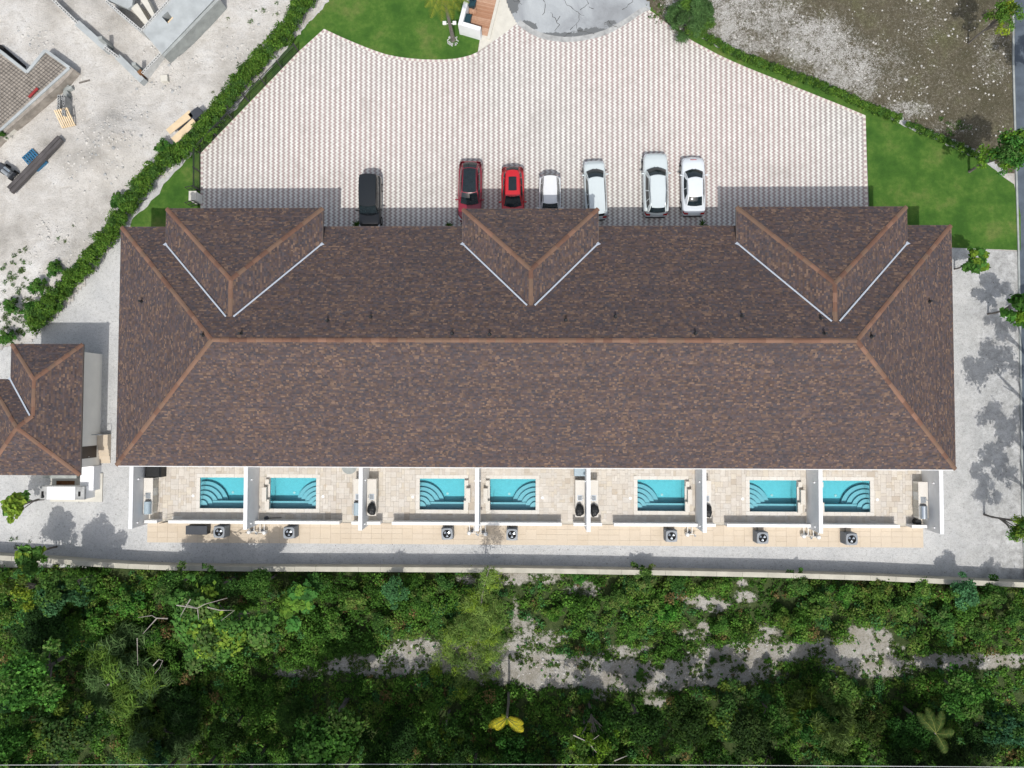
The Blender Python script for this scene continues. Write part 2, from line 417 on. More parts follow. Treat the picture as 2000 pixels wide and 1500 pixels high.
# ---------------------------------------------------------------- mesh builder
class MB:
    def __init__(s):
        s.v = []; s.f = []; s.c = []; s.smooth = False; s.mi = []; s.cm = 0

    def add(s, vs, fs, col=None):
        b = len(s.v)
        s.v += [tuple(p) for p in vs]
        for f in fs:
            s.f.append(tuple(b + i for i in f)); s.mi.append(s.cm)
            s.c.append(col)
        return s

    def box(s, x0, x1, y0, y1, z0, z1, col=None):
        if x0 > x1: x0, x1 = x1, x0
        if y0 > y1: y0, y1 = y1, y0
        return s.add([(x0, y0, z0), (x1, y0, z0), (x1, y1, z0), (x0, y1, z0), (x0, y0, z1), (x1, y0, z1), (x1, y1, z1), (x0, y1, z1)],
                     [(3, 2, 1, 0), (4, 5, 6, 7), (0, 1, 5, 4), (1, 2, 6, 5), (2, 3, 7, 6), (3, 0, 4, 7)], col)

    def obox(s, c, ax, lx, ly, z0, z1, col=None):
        """box about c, rotated by ax in plan"""
        ca, sa = math.cos(ax), math.sin(ax); vs = []
        for z in (z0, z1):
            for dx, dy in ((-lx, -ly), (lx, -ly), (lx, ly), (-lx, ly)):
                vs.append((c[0] + dx * ca - dy * sa, c[1] + dx * sa + dy * ca, z))
        return s.add(vs, [(3, 2, 1, 0), (4, 5, 6, 7), (0, 1, 5, 4), (1, 2, 6, 5), (2, 3, 7, 6), (3, 0, 4, 7)], col)

    def cbox(s, x0, x1, y0, y1, z0, z1, b=0.02, col=None):
        """box with a chamfered top edge"""
        if x0 > x1: x0, x1 = x1, x0
        if y0 > y1: y0, y1 = y1, y0
        r = lambda i, z: [(x0 + i, y0 + i, z), (x1 - i, y0 + i, z), (x1 - i, y1 - i, z), (x0 + i, y1 - i, z)]
        vs = r(0, z0) + r(0, z1 - b) + r(b, z1)
        fs = [(3, 2, 1, 0), (8, 9, 10, 11)]
        for k in (0, 4):
            for i in range(4):
                j = (i + 1) % 4; fs.append((k + i, k + j, k + 4 + j, k + 4 + i))
        return s.add(vs, fs, col)

    def prism(s, pts, z0, z1, col=None):
        n = len(pts)
        ar = sum(pts[i][0] * pts[(i + 1) % n][1] - pts[(i + 1) % n][0] * pts[i][1] for i in range(n))
        if ar < 0: pts = pts[::-1]
        vs = [(p[0], p[1], z0) for p in pts] + [(p[0], p[1], z1) for p in pts]
        fs = [tuple(range(n - 1, -1, -1)), tuple(range(n, 2 * n))]
        for i in range(n):
            j = (i + 1) % n; fs.append((i, j, n + j, n + i))
        return s.add(vs, fs, col)

    def cyl(s, c, r0, r1, z0, z1, n=16, col=None, cap=True):
        vs = [(c[0] + r * math.cos(2 * PI * i / n), c[1] + r * math.sin(2 * PI * i / n), z) for r, z in ((r0, z0), (r1, z1)) for i in range(n)]
        fs = [(i, (i + 1) % n, n + (i + 1) % n, n + i) for i in range(n)]
        if cap: fs += [tuple(range(n - 1, -1, -1)), tuple(range(n, 2 * n))]
        return s.add(vs, fs, col)

    def tube(s, pts, r, n=6, col=None):
        """pts: 3-D points, r: radius or list of radii"""
        pts = [Vector(p) for p in pts]; m = len(pts)
        rs = r if isinstance(r, (list, tuple)) else [r] * m
        vs = []
        for i, p in enumerate(pts):
            d = (pts[min(i + 1, m - 1)] - pts[max(i - 1, 0)]).normalized()
            u = d.cross(Vector((0, 0, 1)))
            if u.length < 1e-3: u = Vector((1, 0, 0))
            u.normalize(); w = d.cross(u)
            for k in range(n):
                a = 2 * PI * k / n
                vs.append(p + (u * math.cos(a) + w * math.sin(a)) * rs[i])
        fs = [(i * n + k, i * n + (k + 1) % n, (i + 1) * n + (k + 1) % n, (i + 1) * n + k) for i in range(m - 1) for k in range(n)]
        fs += [tuple(range(n - 1, -1, -1)), tuple((m - 1) * n + k for k in range(n))]
        return s.add(vs, fs, col)

    def grid(s, P, flip=False, col=None):
        nu, nv = len(P), len(P[0])
        vs = [p for row in P for p in row]
        fs = []
        for i in range(nu - 1):
            for j in range(nv - 1):
                f = (i * nv + j, (i + 1) * nv + j, (i + 1) * nv + j + 1, i * nv + j + 1)
                fs.append(f[::-1] if flip else f)
        return s.add(vs, fs, col)

    def blob(s, c, rx, ry, rz, n=10, m=6, jit=0.0, z0=-1.0, col=None):
        P = []
        for i in range(m + 1):
            a = -PI / 2 + PI * i / m
            row = []
            for j in range(n):
                b = 2 * PI * j / n
                k = 1 + (rnd.random() - .5) * jit
                row.append((c[0] + rx * k * math.cos(a) * math.cos(b), c[1] + ry * k * math.cos(a) * math.sin(b), c[2] + rz * max(z0, math.sin(a))))
            row.append(row[0]); P.append(row)
        return s.grid(P, True, col)

    def build(s, name, mat, parent=None, local=False, origin=None, smooth=None):
        vs = np.array(s.v, float)
        if parent is not None:
            o = np.zeros(3) if local else np.array(world_loc(parent))
        elif origin is not None:
            o = np.array(origin, float)
        else:
            mn, mxx = vs.min(0), vs.max(0); o = np.array([(mn[0] + mxx[0]) / 2, (mn[1] + mxx[1]) / 2, mn[2]])
            if local: o = np.zeros(3)
        vs = vs - o
        me = bpy.data.meshes.new(name)
        me.from_pydata([tuple(p) for p in vs], [], s.f)
        mats = mat if isinstance(mat, (list, tuple)) else [mat]
        for m in mats: me.materials.append(MAT[m] if isinstance(m, str) else m)
        if len(mats) > 1: me.polygons.foreach_set('material_index', s.mi)
        if any(c is not None for c in s.c):
            ca = me.color_attributes.new('Col', 'FLOAT_COLOR', 'CORNER')
            arr = []
            for f, c in zip(s.f, s.c):
                c = c or (0.1, 0.1, 0.1)
                arr += [c[0], c[1], c[2], 1.0] * len(f)
            ca.data.foreach_set('color', arr)
        if smooth if smooth is not None else s.smooth:
            me.polygons.foreach_set('use_smooth', [True] * len(me.polygons))
        me.update()
        ob = bpy.data.objects.new(name, me); COL.objects.link(ob)
        if parent is not None: ob.parent = parent
        else: ob.location = tuple(o)
        return ob


def world_loc(o):
    l = Vector((0, 0, 0))
    while o is not None:
        l += o.location; o = o.parent
    return l


def tag(o, label=None, cat=None, group=None, kind=None):
    if label: o['label'] = label
    if cat: o['category'] = cat
    if group: o['group'] = group
    if kind: o['kind'] = kind
    return o


def thing(name, loc, label, cat, group=None, rz=0.0):
    o = bpy.data.objects.new(name, None); COL.objects.link(o)
    o.empty_display_size = 0.3
    o.location = tuple(loc); o.rotation_euler = (0, 0, rz)
    return tag(o, label, cat, group)


def struct(o):
    o['kind'] = 'structure'; return o


def stuff(o, label=None, cat=None):
    o['kind'] = 'stuff'
    if label: o['label'] = label
    if cat: o['category'] = cat
    return o


def copy_tree(o, parent=None):
    c = o.copy(); COL.objects.link(c)
    if parent is not None: c.parent = parent
    for ch in list(o.children): copy_tree(ch, c)
    return c


def sheet(name, px, mat, z, pts=None):
    m = MB(); p = pts or WL(px, 0)
    n = len(p)
    ar = sum(p[i][0] * p[(i + 1) % n][1] - p[(i + 1) % n][0] * p[i][1] for i in range(n))
    if ar < 0: p = p[::-1]
    m.add([(q[0], q[1], z) for q in p], [tuple(range(n))])
    return struct(m.build(name, mat))


def inpoly(x, y, poly):
    x = np.asarray(x); y = np.asarray(y); r = np.zeros(x.shape, bool); n = len(poly)
    for i in range(n):
        x0, y0 = poly[i][:2]; x1, y1 = poly[(i + 1) % n][:2]
        if y0 == y1: continue
        c = ((y0 > y) != (y1 > y)) & (x < (x1 - x0) * (y - y0) / (y1 - y0) + x0)
        r ^= c
    return r


def grid_sheet(name, poly, mat, z, mask, cell=0.2, zf=None, holes=()):
    xs = [p[0] for p in poly]; ys = [p[1] for p in poly]
    X = np.arange(min(xs), max(xs) + cell, cell); Y = np.arange(min(ys), max(ys) + cell, cell)
    gx, gy = np.meshgrid(X, Y, indexing='ij')
    cx = gx[:-1, :-1] + cell / 2; cy = gy[:-1, :-1] + cell / 2
    ok = inpoly(cx, cy, poly)
    for h in holes: ok &= ~((cx > h[0]) & (cx < h[1]) & (cy > h[2]) & (cy < h[3]))
    i, j = np.nonzero(ok); nv = gy.shape[1]
    f = np.stack([i * nv + j, (i + 1) * nv + j, (i + 1) * nv + j + 1, i * nv + j + 1], 1)
    used, inv = np.unique(f.ravel(), return_inverse=True)
    vx = gx.ravel()[used]; vy = gy.ravel()[used]
    vz = np.full(vx.shape, z) + (zf(vx, vy) if zf else 0)
    return np_mesh(name, np.stack([vx, vy, vz], 1), inv.reshape(-1, 4), mat, mask=mask(vx, vy) if mask else None)


def np_mesh(name, V, F, mat, mask=None, col=None, parent=None, link=True, smooth=False):
    """V (n,3), F (m,k) ; col: one colour per face (m,3)"""
    me = bpy.data.meshes.new(name)
    n, m, k = len(V), len(F), F.shape[1]
    me.vertices.add(n); me.vertices.foreach_set('co', np.ascontiguousarray(V, dtype=np.float32).ravel())
    me.loops.add(m * k); me.loops.foreach_set('vertex_index', np.ascontiguousarray(F, dtype=np.int32).ravel())
    me.polygons.add(m); me.polygons.foreach_set('loop_start', np.arange(0, m * k, k, dtype=np.int32))
    if smooth: me.polygons.foreach_set('use_smooth', np.ones(m, bool))
    me.update(calc_edges=True)
    me.materials.append(MAT[mat])
    if mask is not None:
        a = me.attributes.new('mask', 'FLOAT', 'POINT'); a.data.foreach_set('value', mask.astype(np.float32))
    if col is not None:
        ca = me.color_attributes.new('Col', 'FLOAT_COLOR', 'CORNER')
        c4 = np.ones((m, k, 4), np.float32); c4[:, :, :3] = col[:, None, :]
        ca.data.foreach_set('color', c4.ravel())
    if not link: return me
    ob = bpy.data.objects.new(name, me); COL.objects.link(ob)
    if parent is not None: ob.parent = parent
    return ob
# ================================================================ GROUND
EX0, EX1, EY0, EY1 = -30.10, 30.82, -4.30, 13.34       # eave rectangle of the long building
EZ, PITCH = 4.25, 0.508
# party walls between the patios: px of the wall top centre
WALLPX = [255.5, 479.5, 704, 931.5, 1149.5, 1376, 1603, 1839]
WALLX = [W(p, 970, 2.4).x for p in WALLPX]
YW_END = W(1000, 1038, 2.4).y            # south end of the party walls
YL = W(1000, 1023.5, 0.9).y              # centre line of the low wall
YS = W(1000, 1064, 0.0).y                # south edge of the walkway
XP0, XP1 = WALLX[0] - 0.1, WALLX[-1] + 0.1
XK0, XK1 = W(288, 1050).x, W(1803, 1060).x
YH = EY0 + 0.9                            # south wall of the house
HOLE = (XP0, XP1, YL - 0.12, YH + 0.2)


def rects_around(m, x0, x1, y0, y1, holes, z):
    xs = sorted({x0, x1} | {h[0] for h in holes} | {h[1] for h in holes})
    ys = sorted({y0, y1} | {h[2] for h in holes} | {h[3] for h in holes})
    for a, b in zip(xs, xs[1:]):
        for c, d in zip(ys, ys[1:]):
            mx, my = (a + b) / 2, (c + d) / 2
            if any(h[0] < mx < h[1] and h[2] < my < h[3] for h in holes): continue
            m.add([(a, c, z), (b, c, z), (b, d, z), (a, d, z)], [(0, 1, 2, 3)])


m = MB(); rects_around(m, -400, 400, -400, 400, [HOLE], -0.03)
struct(m.build('ground', 'marl'))


def zf_none(x, y): return 0


# building site, left
hedge_nw = [(618, -30), (560, 65), (500, 128), (455, 180), (416, 243), (366, 291), (305, 330), (262, 385), (225, 445), (190, 490), (150, 540), (105, 592), (60, 650)]
site = WL([(-500, -400), (640, -400), (640, -60), (640, 0), (560, 95), (470, 190), (380, 290), (300, 370), (250, 430), (215, 490), (140, 590), (60, 668), (20, 678), (-60, 690), (-500, 690)])


def mound(x, y, px, py, r, h):
    c = W(px, py); d2 = ((x - c.x) ** 2 + (y - c.y) ** 2) / (r / 24.8) ** 2
    return h * np.exp(-d2 * 1.6) * (.6 + .8 * fbm(x, y, 2.4))


def site_z(x, y):
    return mound(x, y, 235, 268, 62, .75) + mound(x, y, 190, 320, 60, .4) + mound(x, y, 330, 125, 40, .3) + mound(x, y, 120, 520, 60, .4) + 0.28 * np.clip(fbm(x, y, 0.5) - 0.42, 0, 1) + 0.22 * np.clip(fbm(x + 50, y, 1.6) - 0.5, 0, 1)


struct(grid_sheet('site_ground', site, 'marl', 0.0, None, 0.3, site_z))


def ell(x, y, px, py, rx, ry, soft=0.35, z=0):
    c = W(px, py, z); s = 1 / 24.8
    d = np.sqrt(((x - c.x) / (rx * s)) ** 2 + ((y - c.y) / (ry * s)) ** 2)
    return np.clip((1 - d) / soft + 0.5, 0, 1)


def lot_mask(x, y):
    m = 0.12 + 0 * x
    for px, py, rx, ry, k in [(1500, 30, 75, 60, .8), (1590, 80, 80, 55, 1.), (1650, 130, 75, 60, .9), (1680, 165, 40, 40, .8), (1430, 10, 60, 70, .9), (1420, 60, 40, 60, 1), (1480, 85, 60, 25, .8), (1330, 10, 40, 50, .8), (1770, 215, 60, 18, .8), (1850, 250, 60, 14, .5), (1730, 130, 60, 60, .45), (1940, 110, 40, 60, .45), (1560, 150, 60, 30, .5), (1800, 40, 60, 50, .3), (1830, 170, 70, 60, .25)]:
        m = np.maximum(m, k * ell(x, y, px, py, rx, ry, 0.9))
    return m


lot = WL([(1255, -400), (1262, 0), (1300, 50), (1380, 78), (1500, 125), (1640, 180), (1780, 240), (1900, 290), (1983, 345), (1981, 240), (1978, 120), (1978, -400)])
struct(grid_sheet('vacant_lot', lot, 'lot', 0.0, lot_mask, 0.25, lambda x, y: 0.12 * fbm(x, y, 0.8)))

BARE = [(960, 1290, 110, 40, 0.9), (1080, 1310, 150, 33, 0.9), (1240, 1320, 160, 30, 0.9), (1390, 1310, 130, 30, 0.9), (1470, 1275, 120, 22, 0.9), (1620, 1265, 130, 18, 0.9), (1700, 1300, 90, 25, 0.81), (1880, 1290, 120, 18, 0.81), (1960, 1290, 80, 14, 0.81), (860, 1270, 120, 23, 0.81), (740, 1300, 130, 22, 0.68), (600, 1310, 110, 16, 0.45), (990, 1126, 46, 18, 0.85), (1065, 1128, 40, 14, 0.63), (920, 1132, 36, 11, 0.54), (1025, 1222, 40, 20, 0.54), (1008, 1182, 10, 23, 0.54), (1060, 1245, 60, 16, 0.63), (1140, 1150, 40, 18, 0.45), (1390, 1180, 36, 16, 0.9), (1350, 1170, 35, 11, 0.72), (1455, 1165, 25, 14, 0.72), (1370, 1230, 20, 20, 0.63), (1680, 1240, 26, 22, 0.9), (1720, 1250, 24, 23, 0.81), (1450, 1140, 14, 9, 0.72), (1500, 1240, 30, 22, 0.63), (1280, 1370, 25, 13, 0.72), (1170, 1360, 22, 9, 0.63), (1220, 1270, 60, 12, 0.63), (1340, 1240, 26, 14, 0.54)]


def bare_mask(x, y):
    m = 0 * x
    for px, py, rx, ry, k in BARE: m = np.maximum(m, k * ell(x, y, px, py, rx, ry, 0.7))
    return np.clip(m + 0.5 * (fbm(x, y, 1.1) - 0.5), 0, 1)


woods = WL([(-700, 1118), (300, 1108), (1000, 1112), (1500, 1124), (2000, 1140), (2700, 1175), (2700, 2200), (-700, 2200)])
struct(grid_sheet('woodland_floor', woods, 'woodfloor', 0.0, bare_mask, 0.3, lambda x, y: 0.15 * fbm(x, y, 0.7)))

# white gravel yards round the building
gy = 0.012
sw = W(-120, 1118).y
sheet('gravel_yard', None, 'gravel', gy, [(W(300, 470).x, EY1 - 3), (XP0, EY1 - 3), (XP0, YL - 0.12), (XP0, W(280, 1118).y)] + [W(a, b) for a, b in [(100, 1112), (-200, 1105), (-500, 1100), (-500, 690), (-60, 690), (20, 676), (58, 668), (100, 625), (148, 570), (195, 510), (232, 462), (262, 432)]])
sheet('gravel_yard', None, 'gravel', gy, [(XP1, 8.9)] + [W(a, b) for a, b in [(1800, 470), (1860, 483), (1993, 492), (2000, 700), (2010, 1000), (2030, 1150)]] + [(XP1, W(1840, 1142).y), (XP1, YL - 0.12)])
sheet('gravel_yard', None, 'gravel', gy, [(XP0, YL - 0.12), (XP1, YL - 0.12), (XP1, W(1840, 1142).y)] + [W(a, b) for a, b in [(1500, 1128), (1000, 1116), (600, 1112)]] + [(XP0, W(280, 1112).y)])

# planting strips of pale sand under the hedges
sheet('planting_strip', [(650, -60), (646, 2), (606, 47), (572, 84), (515, 152), (498, 162), (464, 212), (434, 241), (402, 272), (359, 323), (324, 361), (312, 379), (289, 403), (262, 428), (236, 470), (180, 560), (100, 640), (55, 672), (30, 660), (100, 570), (180, 470), (250, 370), (400, 220), (520, 90), (590, -60)], 'gravel', 0.014)
sheet('planting_strip', [(1345, 60), (1390, 88), (1430, 108), (1500, 130), (1525, 140), (1582, 163), (1625, 183), (1680, 208), (1737, 234), (1775, 254), (1825, 274), (1875, 299), (1925, 320), (1960, 350), (1960, 325), (1900, 280), (1780, 230), (1650, 168), (1500, 112), (1380, 62)], 'gravel', 0.014)

# lawns


def wavy(pts, amp=1.6, step=9):
    out = []
    for (a, b), (c, d) in zip(pts, pts[1:]):
        L = math.hypot(c - a, d - b); n = max(1, int(L / step))
        for i in range(n):
            t = i / n
            out.append((a + (c - a) * t + (rnd.random() - .5) * amp * 2, b + (d - b) * t + (rnd.random() - .5) * amp * 2))
    out.append(pts[-1]); return out


PAVE_N = [(633, 57), (665, 72), (700, 87), (728, 98), (755, 107), (778, 111.5), (800, 114.5), (825, 116.5), (850, 117), (870, 116.5), (890, 115), (905, 112), (920, 108), (933, 102)]
PAVE_NE = [(1268, 20), (1282, 30), (1298, 43), (1315, 56), (1335, 69), (1355, 82), (1378, 94), (1402, 107), (1430, 120), (1460, 133), (1495, 147), (1530, 161), (1565, 175), (1600, 189), (1645, 207), (1690, 226)]
sheet('lawn', wavy([(645, -60), (643, 2), (603, 46), (570, 83), (560, 96), (512, 153), (496, 161), (462, 211), (432, 240), (400, 271), (357, 322), (322, 360), (310, 378), (287, 402), (258, 429)], 2.2) + [(247, 475), (392, 475), (392, 300), (585, 100)] + PAVE_N + [(938, 72), (950, 20), (960, -60)], 'lawn', 0.03)
sheet('lawn', PAVE_NE + [(1700, 480)] + [(1861, 484), (1993, 489), (1993, 420), (1980, 360)] + wavy([(1960, 347), (1925, 317), (1875, 296), (1825, 271), (1775, 251), (1737, 231), (1680, 205), (1625, 180), (1582, 160), (1525, 137), (1500, 127), (1430, 105), (1390, 86), (1366, 74)], 2.0) + [(1345, 62), (1318, 48), (1300, 30), (1285, 10), (1275, 8)], 'lawn', 0.03)

# forecourt of zigzag pavers
ARC = [(938, 100), (965, 80), (990, 62), (1010, 46), (1022, 55), (1035, 64), (1050, 71), (1065, 76), (1082, 79), (1100, 81), (1120, 80.5), (1140, 78), (1160, 74), (1180, 68), (1198, 60), (1215, 50), (1230, 41), (1245, 30), (1258, 22)]
court = PAVE_N + ARC + PAVE_NE + [(1697, 480), (392, 480), (392, 300), (585, 100)]
sheet('paved_forecourt', court, 'pavers', 0.045)


def border(px_pts, width=0.2, z=0.052, step=0.21, inner=1):
    """soldier course of alternating blocks along an edge"""
    P = WL(px_pts); cum = [0]
    for a, b in zip(P, P[1:]): cum.append(cum[-1] + (b - a).length)
    s = 0.0; k = 0; mb = MB()
    while s + step < cum[-1]:
        def at(q):
            i = max(j for j in range(len(cum)) if cum[j] <= q + 1e-9); i = min(i, len(P) - 2)
            return P[i].lerp(P[i + 1], (q - cum[i]) / max(1e-6, cum[i + 1] - cum[i])), (P[i + 1] - P[i]).normalized()
        a, d = at(s + 0.005); b, _ = at(s + step - 0.005)
        n = Vector((-d.y, d.x, 0)) * inner * width
        mb.cm = k % 2
        q = [a, b, b + n, a + n]
        if inner < 0: q = q[::-1]
        zt = z + rnd.random() * 0.004
        vs = [(p.x, p.y, zt - 0.03) for p in q] + [(p.x, p.y, zt) for p in q]
        mb.add(vs, [(4, 5, 6, 7), (0, 1, 5, 4), (1, 2, 6, 5), (2, 3, 7, 6), (3, 0, 4, 7)])
        s += step; k += 1
    return mb


mb = MB()
for pts, inn in (([(392, 478), (392, 300), (585, 100), (633, 57)], -1), (PAVE_N, -1), (PAVE_NE, -1), ([(1690, 226), (1696, 478)], -1)):
    q = border(pts, inner=inn); b = len(mb.v); mb.v += q.v; mb.f += [tuple(b + i for i in f) for f in q.f]; mb.mi += q.mi; mb.c += q.c
o = mb.build('paver_border', ['paver_cream', 'paver_pink']); stuff(o, 'row of alternating cream and pink edging blocks round the forecourt', 'paving')

# round turning head of the road, with cracks
rp = ARC[3:] + [(1268, 19), (1285, 0), (1300, -50), (1300, -300), (950, -300), (970, -60), (988, 0), (998, 25)]
rpoly = WL(rp)


def road_mask(x, y):
    m = 0 * x
    for px, py, rx, ry, k in [(1060, 72, 45, 9, .8), (1110, 75, 60, 12, .9), (1160, 66, 40, 12, .8), (1030, 52, 20, 10, .9), (1200, 48, 26, 8, .5), (1002, 5, 14, 28, .8)]:
        m = np.maximum(m, k * ell(x, y, px, py, rx, ry, 0.8))
    return m


struct(grid_sheet('concrete_road', rpoly, 'road', 0.055, road_mask, 0.12))
# smooth edge rim of the road
mb = MB(); A = WL(ARC[3:] + [(1268, 19)])
cen = W(1135, -85)
for a, b in zip(A, A[1:]):
    ia, ib = a.lerp(cen, 0.05), b.lerp(cen, 0.05)
    oa, ob_ = a.lerp(cen, -0.012), b.lerp(cen, -0.012)
    mb.add([(oa.x, oa.y, .062), (ob_.x, ob_.y, .062), (ib.x, ib.y, .059), (ia.x, ia.y, .059)], [(0, 1, 2, 3)])
struct(mb.build('road_edge', 'stone_grey'))


def crack(px_pts, w=0.05, z=0.0665):
    P = WL(px_pts); pts = [P[0]]
    for a, b in zip(P, P[1:]):
        n = max(2, int((b - a).length / 0.18))
        for i in range(1, n + 1):
            q = a.lerp(b, i / n) + Vector(((rnd.random() - .5) * .12, (rnd.random() - .5) * .12, 0)); pts.append(q)
    mb = MB()
    for i, (a, b) in enumerate(zip(pts, pts[1:])):
        d = (b - a).normalized(); n = Vector((-d.y, d.x, 0)) * w * (0.3 + 0.7 * rnd.random()) * .5
        mb.add([(a.x - n.x, a.y - n.y, z), (b.x - n.x, b.y - n.y, z), (b.x + n.x, b.y + n.y, z), (a.x + n.x, a.y + n.y, z)], [(0, 1, 2, 3)])
    return mb


allc = MB()
for c in [[(1096, -5), (1108, 10), (1120, 18), (1130, 26), (1130, 40), (1122, 50), (1114, 58)], [(1130, 26), (1140, 33)], [(1145, -5), (1150, 8), (1133, 20)], [(1150, 14), (1160, 18)], [(1075, 25), (1086, 40), (1092, 50), (1084, 60)], [(1094, 32), (1086, 42)], [(1126, 48), (1128, 60), (1142, 62), (1160, 68)], [(1180, 46), (1188, 42), (1200, 52), (1206, 54)], [(1010, 0), (1020, 10)], [(1140, 60), (1120, 62), (1100, 72)], [(1002, 2), (1012, 5)], [(1215, 20), (1235, 5), (1240, -8)], [(1060, -5), (1066, 15), (1060, 30)]]:
    q = crack(c); b = len(allc.v); allc.v += q.v; allc.f += [tuple(b + i for i in f) for f in q.f]; allc.mi += q.mi; allc.c += q.c
stuff(allc.build('road_cracks', 'crack'), 'dark branching cracks in the grey concrete road surface', 'cracks')

# pale concrete apron between the bin store and the road
sheet('concrete_apron', [(958, -60), (966, 0), (938, 75), (934, 101), (965, 80), (990, 62), (1010, 46), (996, 22), (988, 0), (985, -60)], 'pad', 0.05)
sheet('side_road', [(1979, -300), (1979, 120), (1982, 240), (1989, 480), (1993, 700), (1997, 1000), (2003, 1150), (2700, 1150), (2700, -300)], 'asphalt', 0.02)
m = MB()
kp = WL([(1978, -300), (1978, 120), (1981, 240), (1988, 480), (1992, 700), (1996, 1000), (2002, 1145)])
for a, b in zip(kp, kp[1:]):
    m.obox(((a.x + b.x) / 2, (a.y + b.y) / 2), math.atan2(b.y - a.y, b.x - a.x), (b - a).length / 2, 0.07, -0.02, 0.1)
struct(m.build('kerb', 'dirty_conc'))


# ================================================================ SHINGLED ROOFS
PAL = [(0.085, 0.069, 0.073), (0.097, 0.073, 0.073), (0.115, 0.079, 0.069), (0.137, 0.094, 0.075), (0.103, 0.077, 0.076), (0.08, 0.069, 0.075), (0.192, 0.128, 0.094), (0.124, 0.086, 0.077)]


def shingle_face(mb, P, expo=0.122):
    """P: 3-D polygon, first edge is the eave (left to right seen from outside)"""
    P = [Vector(p) for p in P]
    u = (P[1] - P[0]).normalized()
    nrm = (P[1] - P[0]).cross(P[-1] - P[0]).normalized()
    if nrm.z < 0: nrm = -nrm
    v = nrm.cross(u)
    if v.z < 0: v = -v
    Q = [((p - P[0]).dot(u), (p - P[0]).dot(v)) for p in P]
    vmax = max(q[1] for q in Q); n = len(Q); o = P[0]

    def span(vv):
        xs = []
        for i in range(n):
            (a, b), (c, d) = Q[i], Q[(i + 1) % n]
            if (b > vv) != (d > vv): xs.append(a + (c - a) * (vv - b) / (d - b))
        return (min(xs), max(xs)) if len(xs) >= 2 else None
    k = 0
    while k * expo < vmax - 0.01:
        v0 = k * expo; v1 = min(vmax, v0 + expo)
        sp = span(min(v0 + expo * .5, vmax - 1e-4)); k += 1
        if not sp: continue
        x = sp[0]; cf = 0.93 + 0.14 * rnd.random()
        while x < sp[1] - 0.02:
            w = rnd.choice((0.10, 0.14, 0.19, 0.26)) * (0.85 + rnd.random() * .3)
            x1 = min(sp[1], x + w)
            pw = o + u * x + v * v0
            g = _pn(pw.x, pw.y)
            r = rnd.random() * 0.84 + g * 0.42 - 0.13
            c = PAL[min(7, max(0, int(r * 8)))] if rnd.random() < .8 else rnd.choice(PAL)
            j = (0.78 + rnd.random() * 0.44) * cf
            c = (c[0] * j, c[1] * j, c[2] * j)
            h = 0.012 + rnd.random() * 0.007
            a = o + u * x + v * v0 + nrm * h; b = o + u * x1 + v * v0 + nrm * h
            cc = o + u * x1 + v * (v1 + .004) + nrm * 0.004; d = o + u * x + v * (v1 + .004) + nrm * 0.004
            e = a - nrm * 0.012; f = b - nrm * 0.012
            mb.add([a, b, cc, d, e, f], [(0, 1, 2, 3), (4, 5, 1, 0)], c)
            x = x1


def _pn(x, y):
    return 0.5 * _pt(x * 1.6, y * 1.6) + 0.5 * _pt(x * 0.55 + 40, y * 0.55)


def _pt(x, y):
    x += 300; y += 300
    xi, yi = int(math.floor(x)), int(math.floor(y)); fx, fy = x - xi, y - yi
    p = _PL
    a = p[(xi * 37 + yi * 101) % 4093]; b = p[((xi + 1) * 37 + yi * 101) % 4093]; c = p[(xi * 37 + (yi + 1) * 101) % 4093]; d = p[((xi + 1) * 37 + (yi + 1) * 101) % 4093]
    return (a * (1 - fx) + b * fx) * (1 - fy) + (c * (1 - fx) + d * fx) * fy


_PL = [rnd.random() for _ in range(4093)]

# one ridge cap piece, 0.6 m long, ridged section, along +X
CAPL = 0.6


def cap_mesh(ang):
    w, t = 0.155, math.tan(ang)
    mb = MB()
    for x, zo in ((0, 0.045), (CAPL, 0.02)):
        pass
    P = [[(x, -w, zo - w * t), (x, -w * .25, zo - w * .2 * t), (x, w * .25, zo - w * .2 * t), (x, w, zo - w * t)] for x, zo in ((-0.02, 0.030), (CAPL, 0.052))]
    mb.grid(P)
    # thickness below the lower end
    mb.add([P[1][0], P[1][1], P[1][2], P[1][3]] + [(p[0], p[1], p[2] - 0.03) for p in P[1]], [(0, 1, 5, 4), (1, 2, 6, 5), (2, 3, 7, 6)])
    me = bpy.data.meshes.new('ridge_cap'); me.from_pydata(mb.v, [], mb.f); me.materials.append(MAT['cap']); me.update()
    return me


CAP_R, CAP_H = cap_mesh(rad(26)), cap_mesh(rad(19))


def caps(a, b, parent, me, pitch=CAPL):
    """lay cap pieces from the upper point a down to b"""
    a = Vector(a); b = Vector(b); L = (b - a).length; n = max(1, round(L / pitch)); d = (b - a) / n
    q = d.to_track_quat('X', 'Z')
    s = d.length / CAPL
    base = world_loc(parent)
    for i in range(n):
        o = bpy.data.objects.new('ridge_cap', me); COL.objects.link(o); o.parent = parent
        p = a + d * i - base
        o.location = (p.x, p.y, p.z + (rnd.random() - .5) * 0.006)
        o.rotation_mode = 'QUATERNION'; o.rotation_quaternion = q
        o.scale = (s * 1.0, 0.94 + rnd.random() * .12, 1)


# ---------------- the long building
hx, hy = (EX0 + EX1) / 2, (EY0 + EY1) / 2
house = thing('town_house_row', (hx, hy, 0), 'long row of town houses under a brown shingled hip roof with three gabled wings', 'building')
HD = (EY1 - EY0) / 2; RZ = EZ + PITCH * HD; RY = hy
R0, R1 = (W(413, 665, RZ).x, RY, RZ), (W(1674, 667, RZ).x, RY, RZ)
cSW, cSE, cNE, cNW = (EX0, EY0, EZ), (EX1, EY0, EZ), (EX1, EY1, EZ), (EX0, EY1, EZ)

